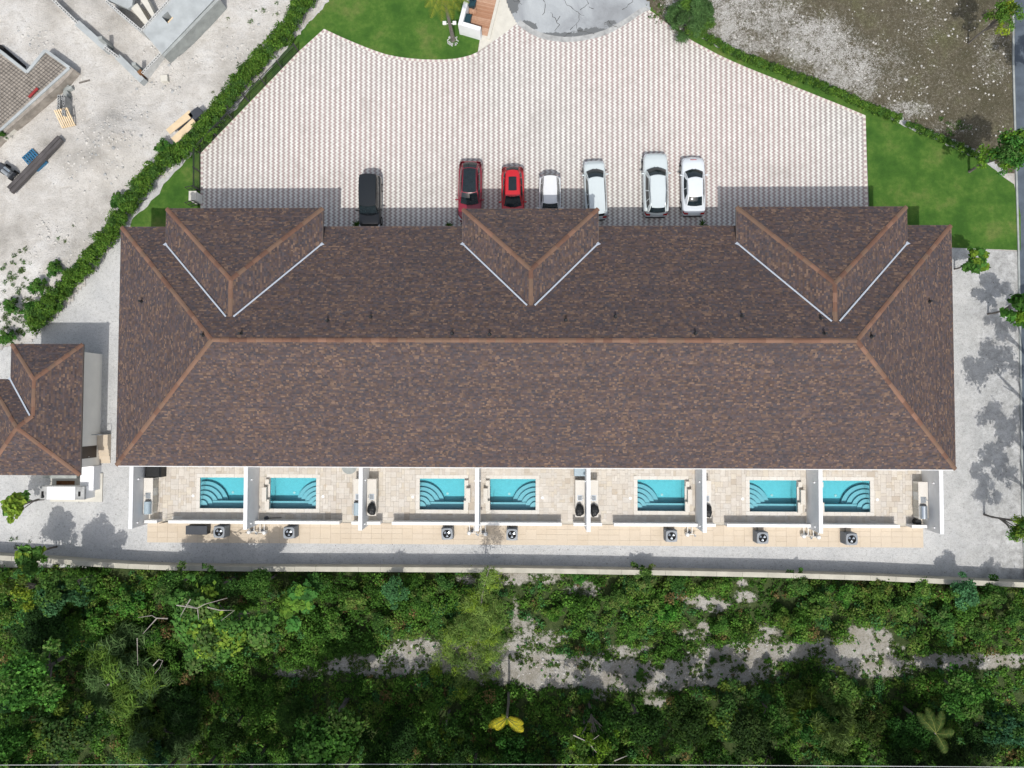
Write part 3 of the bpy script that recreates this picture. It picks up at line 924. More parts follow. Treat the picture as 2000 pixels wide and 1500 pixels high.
wing_spec = [(325, 630.5, 407), (903.5, 1168.5, 408), (1438.5, 1771, 404)]
WZ = 4.95
wings = []
for a, b, y in wing_spec:
    p, q = W(a, y, WZ), W(b, y, WZ)
    wings.append((p.x, q.x, (p.y + q.y) / 2))

mb = MB()
# the parts of the north slope that the wings cover are left in place beneath them
shingle_face(mb, [cSW, cSE, R1, R0])
shingle_face(mb, [cSE, cNE, R1])
shingle_face(mb, [cNE, cNW, R0, R1])
shingle_face(mb, [cNW, cSW, R0])
stuff(mb.build('roof_shingles', 'shingle', house))
mb = MB()
dz = -0.01
D = lambda p: (p[0], p[1], p[2] + dz)
T = lambda p: (p[0], p[1], p[2] - 0.16)
mb.add([D(cSW), D(cSE), D(cNE), D(cNW), D(R0), D(R1)], [(0, 1, 5, 4), (1, 2, 5), (2, 3, 4, 5), (3, 0, 4)])
mb.add([T(cSW), T(cSE), T(cNE), T(cNW)], [(3, 2, 1, 0)])
mb.build('roof', 'underlay', house)
mb = MB()
fz0, fz1 = EZ - 0.2, EZ - 0.012
for x0, x1, y0, y1 in ((EX0, EX1, EY0 - .03, EY0), (EX0, EX1, EY1, EY1 + .03), (EX0 - .03, EX0, EY0 - .03, EY1 + .03), (EX1, EX1 + .03, EY0 - .03, EY1 + .03)):
    mb.box(x0, x1, y0, y1, fz0, fz1)
mb.build('fascia', 'fascia_brown', house)
mb = MB()
mb.cbox(EX0 + .05, EX1 - .05, EY0 - .09, EY0 - .032, EZ - 0.13, EZ - 0.03, 0.01)
mb.build('gutter', 'fascia', house)
caps(R0, R1, house, CAP_R)
for a, b in ((R0, cSW), (R0, cNW), (R1, cSE), (R1, cNE)):
    caps(a, b, house, CAP_H, 0.62)

wing_ridge = []
for wi, (x0, x1, yn) in enumerate(wings):
    S = (x1 - x0) / 2; rz = WZ + PITCH * S; xc = W(*((450, 550), (1037, 531), (1631, 555))[wi], rz).x
    ap = (xc, yn - S, rz)
    # ridge meets the north slope of the main roof
    ye = EY1 - (rz - EZ) / PITCH; en = (xc, ye, rz)
    yv = EY1 - (WZ - EZ) / PITCH                        # eave of the wing meets the main slope
    vw, ve = (x0, yv, WZ), (x1, yv, WZ)
    nw, ne = (x0, yn, WZ), (x1, yn, WZ)
    mb = MB()
    shingle_face(mb, [ne, nw, ap])
    shingle_face(mb, [nw, vw, en, ap])
    shingle_face(mb, [ve, ne, ap, en])
    stuff(mb.build('wing_shingles', 'shingle', house))
    mb = MB()
    mb.add([D(nw), D(ne), D(ve), D(vw), D(ap), D(en)], [(1, 0, 4), (0, 3, 5, 4), (2, 1, 4, 5)])
    mb.add([T(nw), T(ne), T(ve), T(vw)], [(0, 1, 2, 3)])
    mb.build('wing_roof', 'underlay', house)
    mb = MB()
    for a, b, c, d in ((x0, x1, yn, yn + .03), (x0 - .03, x0, yv, yn + .03), (x1, x1 + .03, yv, yn + .03)):
        mb.box(a, b, c, d, WZ - .2, WZ - .012)
    mb.build('wing_fascia', 'fascia_brown', house)
    caps(ap, en, house, CAP_R)
    caps(ap, nw, house, CAP_H, 0.66); caps(ap, ne, house, CAP_H, 0.66)
    # pale valley flashings with a splayed foot
    for s, v in ((-1, vw), (1, ve)):
        a = Vector(en) + Vector((s * 0.26, 0, 0)); b = Vector(v) + Vector((s * 0.06, 0.0, 0)); b = b + (a - b).normalized() * .3
        # both points lie on the main slope
        f = lambda p: Vector((p.x, p.y, EZ + PITCH * (EY1 - p.y) + 0.035))
        a, b = f(a), f(b); d = (b - a).normalized(); n = Vector((-d.y, d.x, 0)).normalized() * 0.055
        q = MB()
        q.grid([[a - n, a + Vector((0, 0, .02)), a + n], [b - n, b + Vector((0, 0, .02)), b + n]], flip=True)
        c = b + d * 0.28
        e = n * 3.2
        q.add([b - n, b + n, f(c + e) + Vector((0, 0, .01)), f(c) + Vector((0, 0, .01)), f(c - e) + Vector((0, 0, .01))], [(0, 1, 2, 3, 4)])
        q.build('valley_flashing', 'flashing', house)
    # walls of the wing
    q = MB(); t = 0.2
    wx0, wx1, wy = x0 + .55, x1 - .55, yn - .55
    q.box(wx0, wx0 + t, EY1 - .9, wy, 0, WZ - .17); q.box(wx1 - t, wx1, EY1 - .9, wy, 0, WZ - .17); q.box(wx0 + t, wx1 - t, wy - t, wy, 0, WZ - .17)
    q.build('wing_wall', 'white_wall', house)
    for k in (0.27, 0.73):
        xx = wx0 + (wx1 - wx0) * k
        g = MB(); g.box(xx - .85, xx + .85, wy - .02, wy + .04, 1.0, 2.4); fr = g.build('window', 'fascia', house)
        g = MB(); g.box(xx - .77, xx + .77, wy + .041, wy + .05, 1.08, 2.32); g.build('pane', 'glass', fr)
# house walls
q = MB(); t = 0.22
x0, x1, y0, y1 = EX0 + .75, EX1 - .75, YH, EY1 - .9
zt = EZ - .17
q.box(x0, x1, y0, y0 + t, -.1, zt); q.box(x0, x1, y1 - t, y1, 0, zt); q.box(x0, x0 + t, y0 + t, y1 - t, 0, zt); q.box(x1 - t, x1, y0 + t, y1 - t, 0, zt)
q.build('wall', 'white_wall', house)
for i in range(7):
    xa, xb = WALLX[i], WALLX[i + 1]; xc = (xa + xb) / 2
    q = MB(); q.box(xc - 1.8, xc + 1.8, y0 - .05, y0 + .02, 0.04, 2.3); fr = q.build('patio_door', 'fascia', house)
    for s in (-1, 1):
        q = MB(); q.box(xc + s * .9 - .82, xc + s * .9 + .82, y0 - .062, y0 - .051, .12, 2.22); q.build('pane', 'glass', fr)
    q = MB(); q.box(xc - .5, xc + .5, y1 - .02, y1 + .05, 0.05, 2.2); dr = q.build('front_door', 'door_brown', house)
    q = MB(); q.box(xc + .36, xc + .4, y1 + .051, y1 + .09, 1.0, 1.14); q.build('handle', 'steel', dr)
# vent pipes on the roof
for px, py, h in ((277, 589, .4), (397, 654, .3), (471, 652, .4), (640, 627, .35), (724, 620, .35), (883, 652, .3), (956, 654, .35), (1105, 626, .35), (1202, 619, .35), (1358, 652, .35), (1449, 618, .35), (1603, 622, .3), (1610, 652, .35), (1702, 657, .35), (1815, 589, .35)):
    # height of the roof under that point
    z = 6.5
    for _ in range(6):
        p = W(px, py, z)
        z = EZ + PITCH * max(0, min(p.x - EX0, EX1 - p.x, EY1 - p.y, p.y - EY0))
    q = MB(); q.cyl((p.x, p.y), .055, .055, z - .1, z + h, 10); q.cyl((p.x, p.y), .08, .08, z + h - .06, z + h + .02, 10); q.cyl((p.x, p.y), .17, .07, z - .06, z + .1, 10)
    q.build('vent_pipe', 'dark_metal', house)

# ---------------- small house at the left edge
SZ = 3.3
pNE, pSE, pNW = W(162, 672, SZ), W(155.5, 928, SZ), W(22.5, 672.5, SZ)
sx1 = (pNE.x + pSE.x) / 2; sy1 = (pNE.y + pNW.y) / 2; sy0 = pSE.y; sxw = pNW.x
SD = 3.58; rzs = SZ + PITCH * SD; pk = (sx1 - SD, sy0 + SD, rzs)
ws = (sx1 - sxw) / 2; wrz = SZ + PITCH * ws; wxc = sx1 - ws
wa = (wxc, sy1 - ws, wrz); we = (wxc, sy0 + 2 * SD - ws, wrz)
NE, SE, NW = (sx1, sy1, SZ), (sx1, sy0, SZ), (sxw, sy1, SZ)
ML, SW = (sx1 - 2 * SD, sy0 + 2 * SD, SZ), (sx1 - 2 * SD, sy0, SZ)
VL = (sxw, sy0 + 2 * SD, SZ)
sh = thing('small_house', ((sx1 + SW[0]) / 2, (sy0 + sy1) / 2, 0), 'small cream house with a brown shingled hip roof beside the long building', 'building')
mb = MB()
shingle_face(mb, [SE, NE, wa, we, pk]); shingle_face(mb, [SW, SE, pk]); shingle_face(mb, [ML, SW, pk]); shingle_face(mb, [NE, NW, wa]); shingle_face(mb, [NW, VL, we, wa])
shingle_face(mb, [VL, ML, pk, we])
stuff(mb.build('roof_shingles', 'shingle', sh))
mb = MB()
mb.add([D(x) for x in (SE, NE, wa, we, pk, SW, ML, VL, NW)], [(0, 1, 2, 3, 4), (5, 0, 4), (6, 5, 4), (1, 8, 2), (8, 7, 3, 2), (7, 6, 4, 3)])
mb.add([T(x) for x in (SE, NE, NW, VL, ML, SW)], [(0, 5, 4, 3, 2, 1)])
mb.build('roof', 'underlay', sh)
mb = MB()
for a, b, c, d in ((sx1, sx1 + .03, sy0, sy1), (SW[0], sx1, sy0 - .03, sy0), (sxw, sx1, sy1, sy1 + .03), (sxw - .03, sxw, VL[1], sy1), (SW[0] - .03, SW[0], sy0, ML[1]), (ML[0], sxw, ML[1], ML[1] + .03)):
    mb.box(a, b, c, d, SZ - .18, SZ - .012)
mb.build('fascia', 'fascia_brown', sh)
caps(wa, we, sh, CAP_R); caps(pk, we, sh, CAP_H)
for a, b in ((pk, SE), (pk, SW), (pk, ML), (wa, NE), (wa, NW)): caps(a, b, sh, CAP_H)
a, b = Vector(we) + Vector((-.18, 0, 0.0)), Vector(VL)
d = (b - a).normalized(); n = Vector((-d.y, d.x, 0)).normalized() * .06
a.z += .03; b.z += .05
q = MB(); q.add([a - n, a + n, b + n, b - n], [(3, 2, 1, 0)]); q.add([b + n * 3 + d * .2, b - n * 3 + d * .2, b - n, b + n], [(0, 1, 2, 3)]); q.build('valley_flashing', 'flashing', sh)
wx = W(198, 800).x; wyn = W(198, 692).y; wys = W(193, 908).y
q = MB(); t = .2; zt = SZ - .17
q.box(wx - t, wx, wys, wyn, 0, zt); q.box(sxw + .5, wx - t, wyn - t, wyn, 0, zt); q.box(SW[0] + .5, wx - t, wys, wys + t, 0, zt); q.box(SW[0] + .5, SW[0] + .5 + t, wys + t, ML[1] - .5, 0, zt); q.box(sxw + .5, sxw + .5 + t, ML[1] - .5, wyn - t, 0, zt)
q.build('wall', 'cream_wall', sh)
d0, d1 = W(192, 893, .5).y, W(192, 870, .5).y
q = MB(); q.box(wx - .02, wx + .03, d0, d1, .55, 2.75); dr = q.build('door', 'door_brown', sh)
q = MB(); q.box(wx + .031, wx + .07, d0 + .08, d0 + .12, 1.5, 1.62); q.build('handle', 'steel', dr)
ys_ = W(204, 908).y; ye_ = W(204, 870).y; n = 5
q = MB(); q.box(wx + .01, wx + .85, ye_, ye_ + .9, .0, .5); q.build('landing', 'sandstone', sh)
for k in range(n):
    q = MB(); y = ye_ - (k + 1) * .28
    q.box(wx + .01, wx + .85, y, y + .275, 0, .5 - (k + 1) * .085); q.build('step', 'sandstone', sh)
q = MB()
for yy in (ye_ + .9,):
    q.tube([(wx + .1, yy, .5), (wx + .1, yy, 1.35), (wx + .85, yy, 1.35), (wx + .85, yy, .5)], .025)
q.build('railing', 'grey_metal', sh)
q = MB(); q.cbox(sx1 - 0.35, W(172, 915).x, W(172, 955).y, wys - .02, 0, 1.0, .02); q.build('meter_cabinet', 'white_wall', sh)
sh['label'] = 'small cream house with a brown shingled hip roof beside the long building'
# ================================================================ PATIOS, POOLS, WALLS
ORD = ['first', 'second', 'third', 'fourth', 'fifth', 'sixth', 'seventh', 'eighth']
WH = 2.4
for i, x in enumerate(WALLX):
    t = 0.15
    w = thing('party_wall', (x, (YH + YW_END) / 2, 0), '%s tall white wall from the left running out from the house between patios' % ORD[i].capitalize(), 'wall', 'tall white walls between the patios')
    if i == 0: w['label'] = 'tall white end wall with two lamps on the left side of the first patio'
    if i == 7: w['label'] = 'tall white end wall with two lamps on the right side of the last patio'
    q = MB(); q.box(x - t + .02, x + t - .02, YW_END + .02, YH, -.05, WH - .06); q.build('wall_body', 'white_wall', w)
    q = MB(); q.cbox(x - t, x + t, YW_END, YH, WH - .06, WH, .01); q.build('wall_cap', 'fascia', w)
    for s in (-1, 1):
        if (i == 0 and s < 0) or (i == 7 and s > 0): continue
        for yy in (W(0, 930).y, W(0, 1012).y):
            q = MB(); q.cyl((x + s * (t + .05), yy), .06, .06, 1.55, 1.78, 8); q.box(x + s * (t - .02), x + s * (t + .05), yy - .03, yy + .03, 1.62, 1.7)
            q.build('wall_lamp', 'fascia', w)

# pools: px of the water at ground level, left/right, corner with the steps
POOLS = [(391, 480, 'L'), (528, 617.5, 'R'), (820, 907, 'L'), (957, 1046, 'R'), (1245, 1337, 'L'), (1464, 1556, 'L'), (1606, 1699, 'R')]
PY1, PY0 = W(1000, 935.5).y, W(1000, 996.0).y
pool_rects = []
for i, (a, b, s) in enumerate(POOLS):
    x0, x1 = W(a, 965).x, W(b, 965).x
    pool_rects.append((x0, x1, PY0, PY1))
DZ = 0.035
pm = MB()
holes = [(a - .02, b + .02, c - .02, d + .02) for a, b, c, d in pool_rects]
rects_around(pm, HOLE[0], HOLE[1], HOLE[2], HOLE[3], holes, 0.0)
patio_base = struct(pm.build('patio_base', 'grout'))

TILE_ME = {}


def tile_me(w, h, mat):
    k = (w, h, mat)
    if k not in TILE_ME:
        g = 0.0035; q = MB(); q.cbox(g, w - g, g, h - g, -0.03, 0.0, 0.004)
        me = bpy.data.meshes.new('tile'); me.from_pydata(q.v, [], q.f); me.materials.append(MAT[mat]); me.update()
        TILE_ME[k] = me
    return TILE_ME[k]


def lay(parent, x0, x1, y0, y1, unit, sizes, mat, name='tile', avoid=(), z=DZ):
    nx = max(1, round((x1 - x0) / unit)); ny = max(1, round((y1 - y0) / unit))
    sx = (x1 - x0) / nx; sy = (y1 - y0) / ny
    occ = [[False] * ny for _ in range(nx)]
    base = world_loc(parent)
    for j in range(ny):
        for i in range(nx):
            if occ[i][j]: continue
            for w, h in sorted(sizes, key=lambda _: rnd.random()) + [(1, 1)]:
                if i + w <= nx and j + h <= ny and not any(occ[i + a][j + b] for a in range(w) for b in range(h)): break
            for a in range(w):
                for b in range(h): occ[i + a][j + b] = True
            X0, Y0, X1, Y1 = x0 + i * sx, y0 + j * sy, x0 + (i + w) * sx, y0 + (j + h) * sy
            for (ax0, ax1, ay0, ay1) in avoid:      # trim against a pool
                if X1 <= ax0 or X0 >= ax1 or Y1 <= ay0 or Y0 >= ay1: continue
                c = [(ax0 - X0, 'a'), (X1 - ax1, 'b'), (ay0 - Y0, 'c'), (Y1 - ay1, 'd')]
                m_, k_ = max(c)
                if m_ < 0.06: X1 = X0; break
                if k_ == 'a': X1 = ax0
                elif k_ == 'b': X0 = ax1
                elif k_ == 'c': Y1 = ay0
                else: Y0 = ay1
            if X1 - X0 < .05 or Y1 - Y0 < .05: continue
            o = bpy.data.objects.new(name, tile_me(round(w * unit, 3), round(h * unit, 3), mat)); COL.objects.link(o); o.parent = parent
            o.scale = ((X1 - X0) / (w * unit), (Y1 - Y0) / (h * unit), 1)
            o.location = (X0 - base.x, Y0 - base.y, z + rnd.random() * .004 - base.z)


CW = 0.3
for i in range(7):
    xa, xb = WALLX[i] + .15, WALLX[i + 1] - .15
    pt = bpy.data.objects.new('patio', None); COL.objects.link(pt); pt.location = ((xa + xb) / 2, YL, 0); struct(pt)
    x0, x1, y0, y1 = pool_rects[i]
    av = [(x0 - CW, x1 + CW, y0 - CW, y1 + CW)]
    lay(pt, xa, xb, YL + .1, YH, 0.21, [(2, 2), (2, 2), (3, 2), (2, 1), (2, 3), (1, 2)], 'travertine', 'tile', av)

# walkway of sandstone slabs south of the low wall
wk = bpy.data.objects.new('walkway', None); COL.objects.link(wk); wk.location = (0, YS, 0); struct(wk)
q = MB(); q.add([(XK0, YS, .016), (XK1, YS, .016), (XK1, YL - .13, .016), (XK0, YL - .13, .016)], [(0, 1, 2, 3)]); q.build('slab_bed', 'grout', wk)
lay(wk, XK0, XK1, YS, YL - .13, 0.405, [(2, 1), (2, 1), (2, 2)], 'sandstone', 'slab', (), 0.045)

# low walls
LOWPX = [(281.5, 306), (328, 476), (497, 663), (686, 701), (716, 743), (765, 929), (934, 1097), (1120, 1146), (1152, 1176), (1199, 1373), (1378, 1398), (1420, 1598), (1604, 1758), (1781, 1811)]
LOWN = ['Short', 'Long', 'Long', 'Short', 'Short', 'Long', 'Long', 'Short', 'Short', 'Long', 'Short', 'Long', 'Long', 'Short']
for k, (a, b) in enumerate(LOWPX):
    A, B = W(a, 1024, .9).x, W(b, 1024, .9).x
    u = next(i for i in range(7) if WALLX[i] - .5 < (A + B) / 2 < WALLX[i + 1] + .5)
    A = max(A, WALLX[u] + .15); B = min(B, WALLX[u + 1] - .15)
    side = 'left' if (A + B) / 2 < (WALLX[u] + WALLX[u + 1]) / 2 else 'right'
    w = thing('low_wall', ((A + B) / 2, YL, 0), '%s low white wall of the %s patio from the left, on its %s side' % (LOWN[k], ORD[u], side), 'wall', 'low white walls along the patios')
    q = MB(); q.box(A + .01, B - .01, YL - .1, YL + .1, -.05, .85); q.build('wall_body', 'white_wall', w)
    q = MB(); q.cbox(A, B, YL - .12, YL + .12, .85, .9, .01); q.build('wall_cap', 'cap_white', w)

# swimming pools
DEPTH = 1.2


def quarter(cx, cy, sx, r, n=14):
    return [(cx, cy)] + [(cx + sx * r * math.cos(PI / 2 * k / n), cy + r * math.sin(PI / 2 * k / n)) for k in range(n + 1)]


for i, (x0, x1, y0, y1) in enumerate(pool_rects):
    s = POOLS[i][2]
    p = thing('swimming_pool', ((x0 + x1) / 2, (y0 + y1) / 2, 0), 'turquoise pool in the %s patio from the left, steps at its lower %s' % (ORD[i], 'left' if s == 'L' else 'right'), 'swimming pool', 'turquoise plunge pools in the patios')
    q = MB(); e = .02; zb = -DEPTH
    q.add([(x0, y0, zb), (x1, y0, zb), (x1, y1, zb), (x0, y1, zb)], [(0, 1, 2, 3)])
    q.add([(x0, y0, zb), (x1, y0, zb), (x1, y1, zb), (x0, y1, zb), (x0, y0, .0), (x1, y0, .0), (x1, y1, .0), (x0, y1, .0)], [(0, 4, 5, 1), (1, 5, 6, 2), (2, 6, 7, 3), (3, 7, 4, 0)])
    q.build('basin', 'pool_shell', p)
    # bench along the lower edge and the curved steps
    q = MB(); q.box(x0, x1, y0, y0 + .52, zb + .002, -.57); q.build('bench', 'pool_step', p)
    cx, sx = (x0, 1) if s == 'L' else (x1, -1)
    for k, r in enumerate((1.88, 1.52, 1.16, .8, .44)):
        q = MB(); zt = -.95 + k * .155
        q.prism(quarter(cx + sx * .002, y0 + .14, sx, r), zb + .004 + k * .001, zt); q.build('pool_step', 'pool_step', p)
    q = MB(); q.add([(x0 + .003, y0 + .003, zb + .02), (x1 - .003, y0 + .003, zb + .02), (x1 - .003, y1 - .003, zb + .02), (x0 + .003, y1 - .003, zb + .02), (x0 + .003, y0 + .003, -.09), (x1 - .003, y0 + .003, -.09), (x1 - .003, y1 - .003, -.09), (x0 + .003, y1 - .003, -.09)],
                    [(3, 2, 1, 0), (4, 5, 6, 7), (0, 1, 5, 4), (1, 2, 6, 5), (2, 3, 7, 6), (3, 0, 4, 7)])
    q.build('water', 'water', p)
    q = MB(); q.cyl(((x0 + x1) / 2 + .3 * sx, (y0 + y1) / 2 - .1), .1, .1, zb + .003, zb + .03, 12); q.build('floor_drain', 'white_plastic', p)
    # coping stones
    base = world_loc(p)
    for (a, b, c, d, ax) in ((x0 - CW, x1 + CW, y1, y1 + CW, 0), (x0 - CW, x1 + CW, y0 - CW, y0, 0), (x0 - CW, x0, y0, y1, 1), (x1, x1 + CW, y0, y1, 1)):
        L = (b - a) if ax == 0 else (d - c); n = max(1, round(L / .6))
        for k in range(n):
            if ax == 0: X0, X1, Y0, Y1 = a + L * k / n, a + L * (k + 1) / n, c, d
            else: X0, X1, Y0, Y1 = a, b, c + L * k / n, c + L * (k + 1) / n
            o = bpy.data.objects.new('coping_stone', tile_me(.6, .3, 'coping') if ax == 0 else tile_me(.3, .6, 'coping')); COL.objects.link(o); o.parent = p
            o.scale = ((X1 - X0) / (.6 if ax == 0 else .3), (Y1 - Y0) / (.3 if ax == 0 else .6), 1)
            o.location = (X0 - base.x, Y0 - base.y, DZ + .012 + rnd.random() * .003)
    # raised bench of pale slabs on the side away from the steps
    sx2 = sx; ex = x1 if s == 'L' else x0
    far = abs((WALLX[i + 1] if s == 'L' else WALLX[i]) - ex)
    q = MB()
    q.cbox(ex + sx2 * -.02, ex + sx2 * .33, y0 - .05, y0 + .75, .05, .32, .01); q.cbox(ex + sx2 * .16, ex + sx2 * .50, y0 + .6, y1 - .7, .05, .46, .01); q.cbox(ex + sx2 * .02, ex + sx2 * .33, y1 - .5, y1 - .1, .05, .3, .01)
    o = q.build('bench_slab', 'coping', p)
    lp = x0 - .95 if s == 'L' else x1 + .85
    if s == 'L': lp = x0 - .55
    else: lp = x1 + .55
    q = MB(); q.cyl((lp, W(0, 966).y), .13, .12, .03, .055, 14); o = q.build('skimmer_lid', 'white_plastic')
    tag(o, 'round white lid in the tiles beside the %s pool from the left' % ORD[i], 'lid', 'white lids beside the pools')

# ---------------- outdoor kitchens
KS = ['L', 'R', 'L', 'R', 'L', 'L', 'R']
GRILL = ['blue', 'blue', 'black', 'black', 'black', 'black', 'steel']
yk1, yk0 = W(0, 932, .9).y, W(0, 1003, .9).y


def grill_dome(xc, y0, y1, sx, parent):
    """barbecue hood with handle, opening to the side away from the wall"""
    q = MB(); n = 10; P = []
    for k in range(n + 1):
        a = PI * k / n
        P.append([(xc - sx * (.27 * math.cos(a)), y, .93 + .34 * math.sin(a) ** .7) for y in (y0, y0 + .03, y1 - .03, y1)])
    q.grid(P); q.add([p for row in P for p in (row[0],)], [tuple(range(n + 1))]); q.add([row[-1] for row in P], [tuple(range(n, -1, -1))])
    return q


for i in range(7):
    L = KS[i] == 'L'
    wxx = WALLX[i] + .15 if L else WALLX[i + 1] - .15
    sx = 1 if L else -1
    wside = 'left' if L else 'right'
    c = thing('outdoor_kitchen', (wxx + sx * .38, (yk0 + yk1) / 2, 0), 'outdoor kitchen counter with sink against the %s wall of the %s patio' % (wside, ORD[i]), 'counter', 'outdoor kitchen counters on the patios')
    f = wxx + sx * .68
    q = MB(); q.box(wxx + sx * .01, f, yk0 + .03, yk1 - .03, .03, .86); q.build('cabinet', 'cream_wall', c)
    q = MB(); q.cbox(wxx + sx * .01, f + sx * .06, yk0, yk1, .86, .92, .01); q.build('countertop', 'coping', c)
    yy = yk1 - .15
    for k in range(4):
        w_ = (yk1 - yk0 - .3) / 4
        q = MB(); q.box(f + sx * .001, f + sx * .03, yy - w_ + .03, yy - .03, .12, .78); dr = q.build('cabinet_door', 'pad' if k != 1 else 'steel', c)
        q = MB(); q.box(f + sx * .031, f + sx * .055, yy - w_ + .08, yy - w_ + .1, .4, .6); q.build('handle', 'steel', dr)
        yy -= w_
    ym = (yk0 + yk1) / 2 + .05
    q = MB(); q.box(wxx + sx * .2, wxx + sx * .58, ym - .22, ym + .22, .921, .935)
    q.build('sink', 'steel', c)
    q = MB(); q.box(wxx + sx * .25, wxx + sx * .53, ym - .17, ym + .17, .936, .94); q.build('sink_bowl', 'grey_metal', c)
    q = MB(); q.tube([(wxx + sx * .14, ym, .92), (wxx + sx * .14, ym, 1.15), (wxx + sx * .22, ym, 1.22), (wxx + sx * .34, ym, 1.15)], .018); q.build('tap', 'steel', c)
    # grill on the lower end of the counter
    g0, g1 = yk0 + .06, yk0 + 1.02
    xc = wxx + sx * .42
    if GRILL[i] in ('steel', 'blue'):
        lab = 'blue-grey' if GRILL[i] == 'blue' else 'shiny steel'
        g = thing('barbecue_grill', (xc, (g0 + g1) / 2, .92), '%s domed barbecue grill on the counter of the %s patio from the left' % (lab, ORD[i]), 'grill', 'barbecue grills on the patios')
        q = grill_dome(xc, g0, g1, sx, g); q.smooth = True; q.build('hood', 'bluegrey_cover' if GRILL[i] == 'blue' else 'steel', g)
        q = MB(); q.tube([(xc + sx * .27, g0 + .12, 1.1), (xc + sx * .33, g0 + .12, 1.1), (xc + sx * .33, g1 - .12, 1.1), (xc + sx * .27, g1 - .12, 1.1)], .016); q.build('handle', 'steel', g)
        q = MB(); q.box(xc - .28, xc + .28, g0 - .01, g1 + .01, .925, .955); q.build('grill_tray', 'steel', g)
        q = MB(); q.tube([(xc - .2 * sx, g1 + .05, .96), (xc, g1 + .12, .98), (xc + .12 * sx, g1 + .05, .97), (xc + .2 * sx, g1 + .16, .96)], .02); q.build('utensil', 'dark_metal', g)
    else:
        g = MB(); n = 26; P = []
        prof = [(0, 0.30), (.08, .34), (.2, .33), (.3, .30), (.36, .22), (.39, .1), (.395, .01)]
        ph = rnd.random() * 6
        for z, r in reversed(prof):
            row = []
            for k in range(n + 1):
                a = 2 * PI * (k % n) / n
                wob = 1 + .09 * math.sin(3 * a + ph) + .05 * math.sin(7 * a + ph * 2)
                row.append((xc + (r * math.cos(a) * 1.0) * wob, (g0 + g1) / 2 + r * 1.45 * math.sin(a) * wob, .93 + z + .012 * math.sin(5 * a)))
            P.append(row)
        g.grid(P); g.smooth = True
        o = g.build('covered_grill', 'cover')
        tag(o, 'grill under a black cover on the counter of the %s patio' % ORD[i], 'grill cover', 'covered grills on the patios')


def simple(name, mb, mat, label, cat, group=None, parts=None):
    o = mb.build(name, mat); return tag(o, label, cat, group)


# furniture half under the eaves
a = W(283, 903, 1.0); b = W(313, 932.5, 1.0)
t = thing('covered_lounge_chair', ((a.x + b.x) / 2, (a.y + b.y) / 2, 0), 'black vinyl covered garden furniture in the upper left corner of the first patio', 'furniture cover')
q = MB(); q.cbox(a.x, b.x, b.y, a.y + .5, .05, 1.0, .12); q.build('cover', 'cover', t)
q = MB(); q.tube([(a.x + .15, b.y - .01, .5), (a.x + .6, b.y - .02, .35), (b.x - .1, b.y - .01, .45)], .015); q.build('drawcord', 'dark_metal', t)
c = W(682, 911, .74)
t = thing('round_table', (c.x, c.y, 0), 'round grey table at the top of the second patio, half under the eaves', 'table')
q = MB(); q.cyl((c.x, c.y), .58, .6, .70, .735, 36); q.cyl((c.x, c.y), .6, .59, .735, .75, 36); q.build('tabletop', 'dirty_conc', t)
q = MB(); q.cyl((c.x, c.y), .07, .07, .05, .7, 12); q.cyl((c.x, c.y), .3, .28, .035, .06, 20); q.build('pedestal', 'grey_metal', t)
a = W(1121.5, 900, .8); b = W(1143, 930, .8)
t = thing('deck_box', ((a.x + b.x) / 2, (a.y + b.y) / 2, 0), 'pale blue-grey deck box standing against the right wall of the fourth patio', 'storage box')
q = MB(); q.box(a.x + .02, b.x - .02, b.y + .02, a.y, .04, .74); q.build('box_body', 'grey_metal', t)
q = MB(); q.cbox(a.x, b.x, b.y, a.y, .74, .8, .03); q.build('box_lid', 'bluegrey_cover', t)
a = W(1794, 1020, .6)
q = MB(); q.cyl((a.x, a.y), .2, .24, .03, .62, 14); q.cyl((a.x + .03, a.y - .1), .2, .25, .03, .5, 12)
simple('rubbish_bag', q, 'cover', 'black bags in the lower right corner behind the short wall of the seventh patio', 'bag')
a = W(518.5, 1013, .3)
t = thing('pool_brush', (a.x, a.y, 0), 'round blue-grey float with a thin pole behind the low wall of the second patio', 'pool tool')
q = MB(); q.cyl((a.x, a.y), .17, .15, .05, .22, 14); q.build('float', 'dark_box', t)
q = MB(); q.tube([(a.x + .1, a.y, .1), (a.x + 1.2, a.y + .06, .07)], .02); q.build('pole', 'dark_metal', t)
a = W(346, 1014, .04)
q = MB(); q.box(a.x - .42, a.x + .42, a.y - .24, a.y + .24, .042, .055); simple('doormat', q, 'coping', 'pale mat in the gateway of the first patio', 'mat')
# gate left ajar beside it
a = W(328, 1021, .9); b = W(305, 1023, .9)
t = thing('garden_gate', (a.x, a.y, 0), 'thin black metal gate ajar in the gap of the low wall of the first patio', 'gate')
q = MB(); p0 = Vector((a.x, YL, 0)); p1 = Vector((b.x + .25, YL - .12, 0))
for z in (.12, .5, .88): q.tube([p0 + Vector((0, 0, z)), p1 + Vector((0, 0, z))], .018)
q.build('gate_rail', 'dark_metal', t)
q = MB()
for k in range(7):
    pp = p0.lerp(p1, k / 6); q.tube([pp + Vector((0, 0, .1)), pp + Vector((0, 0, .9))], .014, 5)
q.build('gate_bar', 'dark_metal', t)

# chest behind the low wall of the first patio
a, b = W(362.5, 1027, .75), W(404, 1044.5, .75)
t = thing('storage_chest', ((a.x + b.x) / 2, (a.y + b.y) / 2, 0), 'long charcoal storage chest against the outer side of the first low wall', 'storage box')
q = MB(); q.box(a.x + .02, b.x - .02, b.y + .02, a.y - .02, .045, .68); q.build('chest_body', 'dark_box', t)
q = MB(); q.cbox(a.x, b.x, b.y, a.y, .68, .75, .02); q.build('chest_lid', 'dark_box', t)

# ---------------- air conditioner condensers
ACH = 1.15


